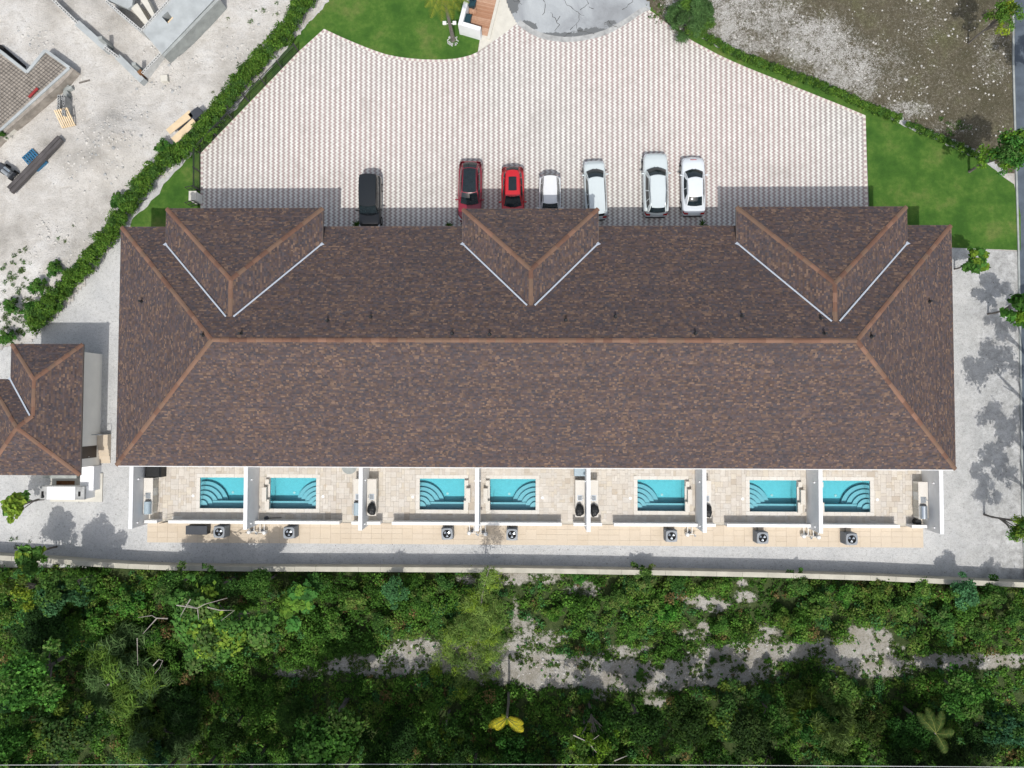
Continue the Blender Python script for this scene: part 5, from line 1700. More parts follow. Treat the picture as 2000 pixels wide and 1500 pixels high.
# slab is built round its opening
Zs = 1.45
hp = poly([(327, 22), (336, 34), (328, 46), (316, 33)], Zs)
q = MB()
o4 = poly([(337, -6), (424, -8), (316, 106), (278, 60)], Zs)
for k in range(4):
    j = (k + 1) % 4
    order = [o4[k], o4[j], None, None]
hq = [hp[0], hp[1], hp[2], hp[3]]
oq = [o4[0], o4[1], o4[2], o4[3]]
vs = [(x, y, Zs) for x, y in oq] + [(x, y, Zs) for x, y in hq] + [(x, y, 0.02) for x, y in oq] + [(x, y, .5) for x, y in hq]
fs = []
for k in range(4):
    j = (k + 1) % 4; fs += [(k, 4 + k, 4 + j, j), (k, j, 8 + j, 8 + k), (4 + k, 12 + k, 12 + j, 4 + j)]
fs.append((12, 13, 14, 15))
q.add(vs, fs); q.build('slab', 'concrete', sl)
q = MB(); e0, e1 = W(425, -6, Zs), W(316, 107, Zs); d = (e1 - e0).normalized(); n = V3(-d.y, d.x, 0)
c = (e0 + e1) / 2
q.obox((c.x + n.x * .12, c.y + n.y * .12), math.atan2(d.y, d.x), (e1 - e0).length / 2, .11, 0, Zs - .03); q.build('edge_beam', 'dirty_conc', sl)
q = MB(); c = W(326, 38, Zs); q.obox((c.x + .28, c.y - .05), rad(48), .28, .05, Zs - .4, Zs + .02); q.build('shutter_board', 'wood_pale', sl)
# crosswise inner walls beyond
for k, (pp, lb) in enumerate(((((255, 15), (268, 6), (292, 45), (283, 49)), 'pale concrete strip wall inside the foundation pit, lower one'), (((272, -4), (284, -8), (302, 28), (297, 34)), 'pale concrete strip wall inside the foundation pit, upper one'))):
    q = MB(); q.prism(poly(pp, 1.0), 0, 1.0); tag(q.build('footing_wall', 'pad'), lb, 'wall')
q = MB(); q.prism(poly([(206, -2), (213, -30), (262, -20), (258, 10), (250, 17)], 1.2), .9, 1.2)
tag(q.build('foundation_slab', 'concrete'), 'grey slab over the foundation pit at the top edge of the photo', 'foundation')
# two low posts whose shadows fall in the yard
for px, py, w2, l2, lb in ((207, 62, .18, .9, 'leaning timber prop inside the foundation, left one'), (272, 112, .18, .8, 'leaning timber prop by the pointed corner')):
    q = MB(); p = W(px, py + 22, .8); q.obox((p.x, p.y), rad(8), .16, .12, 0, 1.6)
    tag(q.build('concrete_stub', 'dirty_conc'), lb.replace('leaning timber prop', 'stub column'), 'column')

# platform with steel mesh on the left
SZ2 = 1.0
pf = thing('mesh_platform', tuple(W(50, 180)), 'raised foundation bed covered with a grid of reinforcing steel', 'foundation')
out1 = [(-60, 75), (-5, 96), (52, 141), (88, 98), (143, 134), (120, 160), (2, 262), (-60, 320)]
q = MB(); q.prism(poly(out1, SZ2), 0, SZ2 - .1); q.build('bed', 'mesh_bed', pf)
edges = [((-5, 96), (52, 141)), ((52, 141), (88, 98)), ((88, 98), (135, 132)), ((135, 132), (-2, 256))]
for a, b in edges:
    A, B = W(*a, SZ2), W(*b, SZ2); q = MB(); m_ = (A + B) / 2
    q.obox((m_.x, m_.y), math.atan2(B.y - A.y, B.x - A.x), (B - A).length / 2, .12 if a != (135, 132) else .1, .0, SZ2 + .002 * edges.index((a, b))); q.build('edge_beam', 'concrete', pf)
A, B = W(143, 138, .5), W(2, 266, .5)
q = MB(); m_ = (A + B) / 2; q.obox((m_.x, m_.y), math.atan2(B.y - A.y, B.x - A.x), (B - A).length / 2, .3, 0, .5); q.build('footing', 'pad', pf)
ply = poly([(-40, 90), (0, 105), (53, 146), (88, 103), (130, 133), (-2, 250), (-60, 290)], SZ2)
d1 = (W(135, 132, SZ2) - W(88, 98, SZ2)).normalized(); d2 = (W(-2, 256, SZ2) - W(135, 132, SZ2)).normalized()
o_ = W(88, 98, SZ2)
mesh = []
for ax, (u, v) in enumerate(((d1, d2), (d2, d1))):
    for k in range(-60, 60):
        # bar along u at offset k*0.25 along v, clipped to the bed
        base = o_ + v * (k * .26); ts = np.arange(-14, 14, .1); X = base.x + u.x * ts; Y = base.y + u.y * ts
        ok = inpoly(X, Y, ply)
        if not ok.any(): continue
        i = 0
        while i < len(ts):
            if ok[i]:
                j = i
                while j + 1 < len(ts) and ok[j + 1]: j += 1
                if ts[j] - ts[i] > .3:
                    q = MB(); z = SZ2 + .0 + ax * .022; q.tube([V3(base.x + u.x * ts[i], base.y + u.y * ts[i], z), V3(base.x + u.x * ts[j], base.y + u.y * ts[j], z)], .014, 4)
                    q.build('reinforcing_bar', 'rebar', pf)
                i = j + 1
            else: i += 1
q = MB(); A, B = W(73, 172, SZ2 + .1), W(56, 190, SZ2 + .1); m_ = (A + B) / 2; q.obox((m_.x, m_.y), math.atan2(B.y - A.y, B.x - A.x), (B - A).length / 2, .09, SZ2 + .03, SZ2 + .12)
tag(q.build('timber_plank', 'red_paint'), 'short red timber lying on the steel mesh of the foundation', 'plank')
q = MB(); q.prism(poly([(-2, 92), (6, 90), (52, 130), (50, 142)], .06), .02, .30); struct(q.build('pit_shade', 'black_hole'))  # black raised block, its colour stands for the shade in the trench

# plywood sheets
for k, (pp, z, lb) in enumerate(((((324, 253), (369, 215), (377, 227), (332, 262)), 1.0, 'upper one of two plywood boards by the hedge'), (((334, 270), (376, 231), (384, 241), (344, 280)), 1.08, 'lower one of two plywood boards by the hedge'))):
    q = MB(); q.prism(poly(pp, z), z - .05, z); tag(q.build('plywood_board', 'wood_pale'), 'pale ' + lb, 'board', 'plywood boards beside the hedge')
t = thing('board_trestle', tuple(W(360, 250)), 'dark equipment and crates beneath the plywood boards', 'crate')
for px, py, a_, z in ((382, 222, .5, 1.0), (350, 242, .4, .85), (360, 258, .4, .9)):
    q = MB(); p = W(px, py, z); q.obox((p.x, p.y), rad(40), a_, .35, 0, z); q.build('crate', 'dark_box', t)
# long steel channel beams and blue pallets
for k, (a, b, lb) in enumerate((((115, 267), (16, 368), 'long dark steel beam on the site ground, upper of the pair'), ((119, 272), (21, 375), 'long dark steel beam on the site ground, lower of the pair'))):
    A, B = W(*a, .5), W(*b, .5); m_ = (A + B) / 2; t = thing('steel_beam', (m_.x, m_.y, 0), lb, 'beam', 'steel beams lying on the building site'); an = math.atan2(B.y - A.y, B.x - A.x)
    hl = (B - A).length / 2
    q = MB(); q.obox((m_.x, m_.y), an, hl, .12, .3, .5); q.build('web', 'beam', t)
    for s in (-1, 1):
        q = MB(); q.obox((m_.x - math.sin(an) * s * .13, m_.y + math.cos(an) * s * .13), an, hl, .02, .26, .53); q.build('flange', 'beam', t)
for px, py, lb in ((59, 306, 'blue plastic pallet sticking out above the steel beams'), (75, 318, 'blue plastic pallet under the lower side of the steel beams')):
    p = W(px, py, .2); t = thing('blue_pallet', (p.x, p.y, 0), lb, 'pallet', 'blue pallets under the beams', rad(42))
    q = MB(); q.box(-.55, .55, -.42, -.36, 0, .18); q.box(-.55, .55, .36, .42, 0, .18); q.box(-.55, .55, -.03, .03, 0, .18); stuff(q.build('bearer', 'blue_plastic', t, True))
    for k in range(6):
        q = MB(); x = -.5 + k * .2; q.box(x - .06, x + .06, -.42, .42, .181, .21); q.build('slat', 'blue_plastic', t, True)
# compressor at the left edge
p = W(12, 334, .6); t = thing('site_compressor', (p.x, p.y, 0), 'small dark machine on wheels at the left edge of the photo', 'machine', None, rad(-38))
q = MB(); q.cbox(-.75, .6, -.3, .3, .3, .75, .06); q.build('engine_cover', 'dark_box', t, True)
q = MB(); q.tube([(-.1, -.1, .8), (.55, -.1, .8)], .16, 14); q.build('air_tank', 'grey_metal', t, True)
q = MB(); q.tube([(-.1, .18, .82), (.5, .18, .82)], .1, 12); q.build('engine', 'steel', t, True)
for sx_ in (-.45, .4):
    for s in (-1, 1):
        q = MB(); q.tube([(sx_, s * .3, .2), (sx_, s * .42, .2)], .2, 14); q.build('wheel', 'tyre', t, True)
q = MB(); q.tube([(.6, 0, .4), (1.1, 0, .2)], .03); q.build('drawbar', 'beam', t, True)

# pallet with blocks stacked beside it
p = W(121, 226, .9); t = thing('wooden_pallet', (p.x, p.y, 0), 'pale timber pallet leaning on the grey block stack', 'pallet', None, rad(12))
for k in range(7):
    q = MB(); x = -.5 + k * .165; P = [(x - .05, -.65, .25), (x + .05, -.65, .25), (x + .05, .55, .95), (x - .05, .55, .95)]
    q.add([(a, b, c) for a, b, c in P] + [(a, b + .01, c - .03) for a, b, c in P], [(0, 1, 2, 3), (7, 6, 5, 4), (0, 4, 5, 1), (1, 5, 6, 2), (2, 6, 7, 3), (3, 7, 4, 0)]); q.build('slat', 'wood_pale', t, True)
q = MB()
for y, z in ((-.55, .24), (0, .58), (.5, .88)): q.box(-.55, .55, y - .05, y + .05, z - .12, z - .035)
stuff(q.build('bearer', 'wood_pale', t, True))
for k in range(14):
    px, py = 113 + (k % 2) * 9 + rnd.random() * 2, 190 + (k // 2) * 5
    z = .95 if k % 2 else .7
    p = W(px, py, z); q = MB(); an = rad(80 + rnd.random() * 10); c_, s_ = math.cos(an), math.sin(an)
    for u0, u1, v0, v1 in ((-.2, .2, -.1, -.06), (-.2, .2, .06, .1), (-.2, -.16, -.06, .06), (-.02, .02, -.06, .06), (.16, .2, -.06, .06)):
        cu, cv = (u0 + u1) / 2, (v0 + v1) / 2; q.obox((p.x + cu * c_ - cv * s_, p.y + cu * s_ + cv * c_), an, (u1 - u0) / 2, (v1 - v0) / 2, 0, z)
    tag(q.build('hollow_block', 'stone_grey'), 'grey hollow concrete blocks stacked beside the timber pallet', 'block', 'hollow blocks stacked by the pallet')
for k in range(9):
    p = W(126 + rnd.random() * 11, 168 + rnd.random() * 50, .2); q = MB(); q.obox((p.x, p.y), rnd.random() * 3, .28, .12, 0, .15 + rnd.random() * .25)
    tag(q.build('broken_block', 'dirty_conc'), 'broken dark blocks and offcuts lying between pallet and foundation', 'block', 'broken blocks beside the pallet')
for px, py, L_, an, lb, mt in ((162, 157, .9, 15, 'short plank right of the mesh covered foundation', 'bark'), (282, 148, .35, 40, 'rusty brown block on the pointed corner', 'rust'), (322, 154, .55, 5, 'pale square concrete lump beside the foundation corner', 'pad')):
    p = W(px, py, .3); q = MB(); q.obox((p.x, p.y), rad(an), L_ / 2, .07 if L_ > .6 else L_ * .45, .05, .12 if L_ > .6 else .45 if mt != 'rust' else .98); tag(q.build('offcut', mt), lb, 'offcut')
# pipe lying by the hedge
A, B = W(283, 350, .1), W(345, 283, .1)
q = MB(); q.tube([A, B], .14, 10); tag(q.build('pipe', 'bark'), 'brown grey pipe lying on the outer side of the hedge', 'pipe')


# stones: many small ones, one mesh each region
def stones(name, region, n, smin, smax, mat, label, dens=None, z=0.0, zf=None):
    xs = [p[0] for p in region]; ys = [p[1] for p in region]
    X = NR.uniform(min(xs), max(xs), n * 3); Y = NR.uniform(min(ys), max(ys), n * 3)
    ok = inpoly(X, Y, region)
    if dens is not None: ok &= NR.rand(len(X)) < dens(X, Y)
    X = X[ok][:n]; Y = Y[ok][:n]; n = len(X)
    S = smin * (smax / smin) ** (NR.rand(n) ** 2.2)
    base = np.array([(1, 0, 0), (0, 1, 0), (-1, 0, 0), (0, -1, 0), (.1, .1, .8), (.6, .6, .35), (-.6, .55, .4), (-.55, -.6, .35), (.6, -.55, .4), ])
    Fb = np.array([(0, 5, 8), (0, 1, 5), (5, 1, 6), (1, 2, 6), (6, 2, 7), (2, 3, 7), (7, 3, 8), (3, 0, 8), (4, 5, 6), (4, 6, 7), (4, 7, 8), (4, 8, 5)])
    V = np.repeat(base[None], n, 0) * (1 + .35 * (NR.rand(n, len(base), 1) - .5) * 2)
    a = NR.rand(n) * 6.28; c, s = np.cos(a), np.sin(a)
    sxx = NR.uniform(.7, 1.3, n)
    x = V[:, :, 0] * sxx[:, None]; y = V[:, :, 1]
    V2 = np.stack([x * c[:, None] - y * s[:, None], x * s[:, None] + y * c[:, None], V[:, :, 2] * .8], 2) * S[:, None, None]
    V2[:, :, 0] += X[:, None]; V2[:, :, 1] += Y[:, None]; V2[:, :, 2] += z - .02
    if zf is not None: V2[:, :, 2] += zf(X, Y)[:, None]
    F = (Fb[None] + np.arange(n)[:, None, None] * len(base)).reshape(-1, 3)
    o = np_mesh(name, V2.reshape(-1, 3), F, mat)
    return stuff(o, label, 'stones')


SITE_V = WL([(0, -20), (600, -20), (560, 60), (470, 170), (380, 250), (300, 350), (240, 400), (180, 470), (90, 580), (20, 660), (-40, 660)])


def pile(x, y):
    m = .03 + 0 * x
    for px, py, rx, ry, k in [(245, 260, 60, 45, 1), (210, 300, 50, 50, .9), (180, 260, 30, 20, .6), (340, 120, 60, 30, .7), (300, 165, 60, 30, .5), (70, 70, 40, 30, .7), (160, 330, 60, 40, .5), (120, 480, 60, 60, .5), (60, 600, 60, 60, .5), (500, 100, 60, 60, .5), (150, 170, 40, 30, .5)]: m = np.maximum(m, k * ell(x, y, px, py, rx, ry, .8))
    return m * (.4 + fbm(x, y, 1.2))


stones('rubble', SITE_V, 9000, .02, .15, 'rock', 'pale marl rubble strewn over the building site', pile, 0, site_z)
stones('rubble', SITE_V, 1500, .02, .16, 'stone_grey', 'grey stones strewn over the building site', pile, 0, site_z)
LOT_V = WL([(1280, 0), (1330, 60), (1500, 110), (1640, 165), (1780, 225), (1900, 275), (1975, 330), (1975, -20), (1280, -20)])
stones('loose_stones', LOT_V, 2600, .02, .11, 'rock', 'small white stones scattered over the brown vacant lot', lambda x, y: .25 + lot_mask(x, y) * .5, .06)
YARD_V = WL([(1862, 490), (1985, 490), (1998, 1130), (1000, 1105), (300, 1100), (0, 1080), (0, 930), (225, 920), (225, 490), (60, 665), (100, 640), (232, 480), (232, 1050), (1000, 1066), (1850, 1066)])
stones('dark_pebbles', YARD_V, 5200, .012, .045, 'bark', 'dark leaves and pebbles scattered on the white gravel', lambda x, y: fbm(x, y, .35) ** 2, .03)
stones('track_stones', WL([(550, 1250), (2000, 1240), (2000, 1310), (1400, 1350), (700, 1330), (550, 1300)]), 1200, .02, .12, 'rock', 'small pale stones on the sandy track', bare_mask, .08)
# ================================================================ VEGETATION
G_MID = [(0.050, 0.122, 0.023), (0.064, 0.145, 0.027), (0.040, 0.098, 0.02), (0.08, 0.162, 0.033)]
G_DARK = [(0.022, 0.06, 0.012), (0.031, 0.081, 0.016), (0.041, 0.098, 0.018)]
G_OLIVE = [(0.068, 0.128, 0.028), (0.085, 0.148, 0.032), (0.055, 0.10, 0.026), (0.10, 0.13, 0.042)]
G_TEAL = [(0.039, 0.115, 0.044), (0.054, 0.144, 0.057), (0.034, 0.092, 0.035)]
G_YEL = [(0.145, 0.218, 0.027), (0.181, 0.241, 0.031), (0.109, 0.172, 0.023)]
G_PALE = [(0.121, 0.182, 0.047), (0.15, 0.204, 0.056), (0.098, 0.149, 0.039)]
HG = [(0.075, 0.165, 0.022), (0.095, 0.19, 0.026), (0.055, 0.13, 0.018), (0.12, 0.21, 0.03)]
BROWN = [(0.13, 0.095, 0.05), (0.10, 0.075, 0.04)]


def leafcloud(lobes, per, size, pals, flat=0.8, up=0.55, needle=False, shell=0.5, jit=0.35):
    """lobes: rows x, y, z, r ; pals: one palette per lobe (list) ; returns V, F, C"""
    lobes = np.asarray(lobes, float); k = len(lobes)
    cnt = np.maximum(6, (per * (lobes[:, 3] / lobes[:, 3].mean()) ** 2)).astype(int)
    idx = np.repeat(np.arange(k), cnt); n = len(idx)
    c = lobes[idx]
    d = NR.normal(size=(n, 3)); d /= np.linalg.norm(d, axis=1)[:, None]
    fl = NR.rand(n) < .8; d[fl, 2] = np.abs(d[fl, 2])
    rr = c[:, 3] * (shell + (1 - shell) * np.sqrt(NR.rand(n))) * (1 + .18 * NR.normal(size=n))
    p = c[:, :3] + d * rr[:, None] * np.array([1, 1, flat])
    p[:, 2] = np.maximum(p[:, 2], .03)
    nr = d * .5 + np.array([0, 0, up]) + NR.normal(size=(n, 3)) * .42
    nr /= np.linalg.norm(nr, axis=1)[:, None]
    t = NR.normal(size=(n, 3)) + d * (1.2 if needle else .8)
    t -= (t * nr).sum(1)[:, None] * nr
    t /= np.linalg.norm(t, axis=1)[:, None]
    s = np.cross(nr, t)
    L = size * NR.uniform(.6, 1.35, n)[:, None]
    w = L * (.055 if needle else .34)
    v0 = p - t * L * .5; v2 = p + t * L * .5 - nr * L * .12
    v1 = p + s * w + nr * L * .06; v3 = p - s * w + nr * L * .06
    V = np.stack([v0, v1, v2, v3], 1).reshape(-1, 3)
    F = np.arange(n * 4).reshape(-1, 4)
    C = np.zeros((n, 3)); lp = NR.uniform(.78, 1.22, k)
    for i in range(k):
        m_ = idx == i
        if not m_.any(): continue
    pal_arr = [np.array(q) for q in pals]
    r = NR.rand(n)
    # vector pick inside each palette
    pid = np.array([id(q) for q in pals]); uniq = {}
    for i, q in enumerate(pals): uniq.setdefault(id(q), np.array(q))
    for key, q in uniq.items():
        m_ = pid[idx] == key
        C[m_] = q[(r[m_] * len(q)).astype(int)]
    C *= (lp[idx] * NR.uniform(1 - jit, 1 + jit, n))[:, None]
    return V, F, C


def leafmesh(name, lobes, per, size, pals, **k):
    V, F, C = leafcloud(lobes, per, size, pals, **k)
    return np_mesh(name, V, F, 'leaf', col=C.astype(np.float32), link=False)


def crown_lobes(R, H, z0, n, seed, flat=.6, hole=.0):
    """ragged crown: a few main boughs, each with its own cluster of leaf masses"""
    r = random.Random(seed); out = []
    nb = 7; boughs = [(r.random() * 2 * PI, r.uniform(.25, .78), r.uniform(.5, 1.0)) for _ in range(nb)]
    for i in range(n):
        if r.random() < .35:
            a = r.random() * 2 * PI; q = r.random() * .5; x, y = q * math.cos(a), q * math.sin(a); k = 1.0
        else:
            ba, bq, k = r.choice(boughs); x = bq * math.cos(ba) + r.gauss(0, .17); y = bq * math.sin(ba) + r.gauss(0, .17)
        q = min(1.15, math.hypot(x, y))
        z = z0 + H * (1 - .75 * q * q) * (.3 + .7 * r.random()) * (.6 + .4 * k)
        out.append((R * x, R * y, z, R * r.uniform(.13, .30) * (1.15 - .4 * q)))
    return out


def limb_mb(lobes, ztop, r0, z_split=None, take=9):
    q = MB(); zs = z_split or ztop * .45
    q.tube([(0, 0, -.1), (r0 * .4, -r0 * .3, zs * .5), (0, 0, zs), (0, 0, ztop * .75)], [r0, r0 * .85, r0 * .7, r0 * .3], 8)
    for l in lobes[:take]:
        e = Vector(l[:3]); b = Vector((0, 0, zs * (.8 + .3 * rnd.random())))
        m_ = b.lerp(e, .5) + Vector((0, 0, .15))
        q.tube([b, m_, e], [r0 * .42, r0 * .26, r0 * .1], 5)
    return q


PROTO = {}


def proto(kind, var=0):
    """crown and trunk meshes of a kind, unit scale, shared by all copies"""
    key = (kind, var)
    if key in PROTO: return PROTO[key]
    sd = hash_kind(kind) + var * 7
    if kind == 'broad':      # dense tree, crown radius 2.2, top near 5
        lo = crown_lobes(2.2, 1.5, 3.2, 52, sd); pals = [rnd.choice([G_MID, G_MID, G_DARK, G_OLIVE]) for _ in lo]
        cm = leafmesh('crown', lo, 130, .2, pals); r0 = .16; zt = 4.4
    elif kind == 'dark':
        lo = crown_lobes(2.4, 1.4, 3.4, 50, sd); pals = [rnd.choice([G_DARK, G_DARK, G_MID]) for _ in lo]
        cm = leafmesh('crown', lo, 130, .2, pals); r0 = .17; zt = 4.6
    elif kind == 'yellow':   # open crown, yellow green clusters
        lo = crown_lobes(2.3, 1.5, 3.2, 60, sd); lo = [(a, b, c, r * .9) for a, b, c, r in lo]; pals = [rnd.choice([G_YEL, G_OLIVE, G_MID, G_MID]) for _ in lo]
        cm = leafmesh('crown', lo, 100, .2, pals, shell=.3); r0 = .15; zt = 4.4
    elif kind == 'bigleaf':
        lo = crown_lobes(1.3, .8, 2.2, 15, sd); lo = [(a, b, c, r * 1.0) for a, b, c, r in lo]; pals = [rnd.choice([G_MID, G_MID, G_YEL]) for _ in lo]
        cm = leafmesh('crown', lo, 42, .34, pals, up=.8, jit=.4); r0 = .09; zt = 2.6
    elif kind == 'teal':
        lo = crown_lobes(1.7, 1.1, 2.2, 36, sd); pals = [rnd.choice([G_TEAL, G_TEAL, G_MID]) for _ in lo]
        cm = leafmesh('crown', lo, 120, .18, pals); r0 = .1; zt = 3.2
    elif kind == 'shrub':
        lo = crown_lobes(1.2, .8, .7, 26, sd); pals = [rnd.choice([G_MID, G_OLIVE, G_DARK]) for _ in lo]
        cm = leafmesh('crown', lo, 85, .15, pals); r0 = .06; zt = 1.4
    elif kind == 'sparse':
        lo = crown_lobes(2.6, 1.6, 3.6, 26, sd); lo = [(a, b, c, r * .9) for a, b, c, r in lo]; pals = [rnd.choice([G_MID, G_OLIVE, G_YEL]) for _ in lo]
        cm = leafmesh('crown', lo, 90, .22, pals, shell=.2); r0 = .16; zt = 4.8
    elif kind == 'feather':  # pale needled tree, long drooping sprays
        lo = []
        r = random.Random(sd)
        for i in range(46):
            a = r.random() * 2 * PI; q = math.sqrt(r.random()) * .9; z = 1.0 + 4.0 * (1 - q) * (.5 + .5 * r.random())
            lo.append((1.9 * q * math.cos(a), 1.9 * q * math.sin(a), z, r.uniform(.32, .55)))
        pals = [rnd.choice([G_PALE, G_PALE, G_YEL]) for _ in lo]
        cm = leafmesh('crown', lo, 210, .42, pals, needle=True, shell=.1, up=.3); r0 = .13; zt = 5.2
    tm = limb_mb(lo, zt, r0).build('trunk', 'bark', None, True)
    tme = tm.data; bpy.data.objects.remove(tm)
    PROTO[key] = (cm, tme); return PROTO[key]


def hash_kind(k): return sum(ord(c) * (i + 3) for i, c in enumerate(k))


BASE_Z = {'broad': 4.2, 'dark': 4.3, 'yellow': 4.1, 'bigleaf': 2.7, 'teal': 2.9, 'shrub': 1.2, 'sparse': 4.6, 'feather': 3.2}


def tree(name, kind, px, py, r_px, z=None, label=None, cat='tree', group=None, var=0, tint=(1, 1, 1), sx=1.0):
    """px, py: centre of the crown in the photograph; z: height of the crown's middle; r_px: crown radius in px"""
    R0 = {'broad': 2.2, 'dark': 2.4, 'yellow': 2.3, 'bigleaf': 1.3, 'teal': 1.7, 'shrub': 1.2, 'sparse': 2.6, 'feather': 1.9}[kind]
    z0 = BASE_Z[kind]; z = z or z0
    p = W(px, py, z); s = (r_px / (FPX / (CAM_H - z))) / (R0 * 1.05); sz = z / z0
    t = thing(name, (p.x, p.y, 0), label, cat, group, rnd.random() * 6.28)
    cm, tm = proto(kind, var)
    c = bpy.data.objects.new('crown', cm); COL.objects.link(c); c.parent = t; c.scale = (s * sx, s, sz); c.color = tuple(q_ * (1.36 if py < 1400 else .85) for q_ in tint) + (1,)  # lower crowns tinted darker than upper ones to deepen the wood's shade
    k = bpy.data.objects.new('trunk', tm); COL.objects.link(k); k.parent = t; k.scale = (s * sx, s, sz)
    return t


DK = (.72, .78, .72)
T = tree
# trees that can be told apart
T('broadleaf_tree', 'yellow', 430, 1235, 112, 5.2, 'large light green tree with bare grey branches showing at its top edge', var=0, tint=(.9, .98, .95))
T('broadleaf_tree', 'broad', 35, 1335, 78, 6.2, 'bright mid green tree at the left edge below the dark thicket gap', tint=(.95, 1.15, .95))
T('bigleaf_tree', 'bigleaf', 52, 1085, 46, 3.4, 'small tree overhanging the left end of the yard wall', var=1)
T('bigleaf_tree', 'bigleaf', 33, 985, 46, 3.0, 'small large-leaved tree on the gravel next to the white generator', var=0, tint=(.9, .95, .9))
T('bigleaf_tree', 'bigleaf', 1905, 512, 34, 2.6, 'small fig-like tree on the white gravel near the upper right lawn', var=2, tint=(.8, .9, .8))
T('bigleaf_tree', 'bigleaf', 1992, 600, 40, 3.6, 'dark green tree leaning over the right edge of the white gravel', var=3, tint=(.6, .75, .6))
T('broadleaf_tree', 'sparse', 1996, 1022, 46, 4.2, 'green tree at the right edge above the lower gravel corner', tint=(.9, .95, .9))
T('broadleaf_tree', 'yellow', 1978, 290, 62, 5.0, 'leafy bright green tree at the right edge of the lawn', var=1, tint=(.62, .85, .75))
T('broadleaf_tree', 'sparse', 1968, 22, 44, 4.6, 'yellow green tree in the upper right corner of the photo', var=1, tint=(1.25, 1.15, .9))
T('feathery_tree', 'feather', 1356, 18, 50, 2.4, 'soft needled tree between the right lawn strip and the road', tint=(.45, .62, .75), var=1)
T('feathery_tree', 'feather', 1642, 1432, 62, 5.5, 'pale feathery tree at the lower edge right of centre', tint=(.85, .9, .9))
T('blue_green_tree', 'teal', 1968, 1420, 52, 5.0, 'blue green tree in the lower right corner', tint=(.95, 1.05, 1.25))
T('blue_green_tree', 'teal', 1886, 1162, 42, 2.4, 'blue green bush against the right part of the yard wall', 'bush', tint=(1.1, 1.1, 1.15), var=1)
T('bigleaf_shrub', 'bigleaf', 572, 1178, 52, 2.2, 'bush with large fresh green leaves below the second patio', 'bush', tint=(.62, .85, .85), var=4)
T('blue_green_tree', 'teal', 775, 1150, 40, 2.2, 'grey green bush by the wall below the third patio', 'bush', tint=(1, 1, .9), var=2)
T('broadleaf_tree', 'broad', 632, 1440, 92, 6.5, 'broad mid green tree at the lower edge left of centre', tint=(.75, .95, .7), var=1)
T('broadleaf_tree', 'yellow', 862, 1452, 52, 5.5, 'yellow green leafy tree left of the yellow palm fronds', tint=(.8, .9, .8), var=2)
T('broadleaf_tree', 'sparse', 1165, 1448, 62, 6.8, 'open branched tree right of the yellow palm fronds', tint=(.9, 1.1, .8), var=2)
T('broadleaf_tree', 'yellow', 1430, 1404, 70, 3.4, 'olive green tree at the lower edge below the sandy track', tint=(.8, .85, .85), var=3)
T('broadleaf_tree', 'broad', 1640, 1366, 58, 3.4, 'olive and brown tinged tree below the right part of the track', tint=(1.0, .9, .8), var=2)
T('broadleaf_tree', 'broad', 1515, 1404, 40, 3.6, 'small bright tree between the olive tree and the pale feathery tree', tint=(1.0, 1.15, 1.0), var=3)
T('broadleaf_tree', 'broad', 1895, 1362, 60, 3.8, 'green tree above the blue green tree in the lower right', tint=(.72, .9, .7), var=3)
T('broadleaf_tree', 'yellow', 120, 1440, 80, 5.2, 'pale olive tree in the lower left corner area', tint=(.8, .85, .95), var=4)
T('broadleaf_tree', 'broad', 20, 1455, 60, 6.0, 'green tree filling the lower left corner', tint=(.75, 1.0, .75), var=4)
T('feathery_tree', 'feather', 222, 1330, 95, 3.4, 'dull green needled tree left of the large light green tree', tint=(.5, .62, .75), var=2)
T('feathery_tree', 'feather', 300, 1440, 80, 3.4, 'dull green needled tree at the lower edge below the large light green tree', tint=(.45, .58, .7), var=3)
T('broadleaf_tree', 'teal', 110, 1150, 60, 5.0, 'grey green tree rising behind the left end of the yard wall', tint=(.85, .8, .8), var=3)
T('broadleaf_tree', 'sparse', 15, 1165, 56, 5.4, 'loose tree at the left edge behind the yard wall', tint=(1.0, .95, .8), var=3)
T('blue_green_tree', 'teal', 300, 1470, 40, 3.5, 'teal green tree at the lower edge in front of the needled tree', tint=(1, 1.05, 1.2), var=0)
T('broadleaf_tree', 'dark', 420, 1150, 52, 3.6, 'dark leafy tree by the yard wall below the first air conditioner', tint=(1, 1, 1), var=0)
T('broadleaf_tree', 'dark', 505, 1146, 40, 3.9, 'dark leafy tree by the yard wall left of the large-leaved bush', tint=(1.1, 1.1, 1), var=1)
T('broadleaf_tree', 'broad', 330, 1150, 46, 3.6, 'mid green tree by the yard wall left of the dark leafy tree', tint=(.8, .85, .8), var=0)
# trees of the wood along the bottom that nothing tells apart
WHR = lambda px: ('below the second patio', 'below the second patio', 'below the third patio', 'left of the yellow palm', 'right of the yellow palm', 'below the sixth patio', 'below the last patio', 'in the right corner')[min(7, max(0, int((px - 256) / 226)))]
WG = 'dark green trees of the wood along the lower edge'
for i in range(30):
    px = 330 + i * 57 + rnd.uniform(-20, 20)
    dark = px < 930 or 1060 < px < 1220 or 1700 < px < 1860
    py = rnd.uniform(1470, 1560) if i % 2 else rnd.uniform(1400, 1480)
    if 940 < px < 1050 and py < 1500: py += 90
    T('woodland_tree', rnd.choice(['dark', 'dark', 'broad']), px, py, rnd.uniform(40, 66), rnd.uniform(2.2, 3.4) if dark else rnd.uniform(3.0, 4.2), 'dark green tree of the wood at the lower edge, ' + WHR(px), 'tree', WG, rnd.randrange(3), (rnd.uniform(.5, .75), rnd.uniform(.6, .85), rnd.uniform(.5, .7)))  # low tints put the deep shade of the lower wood into the leaves
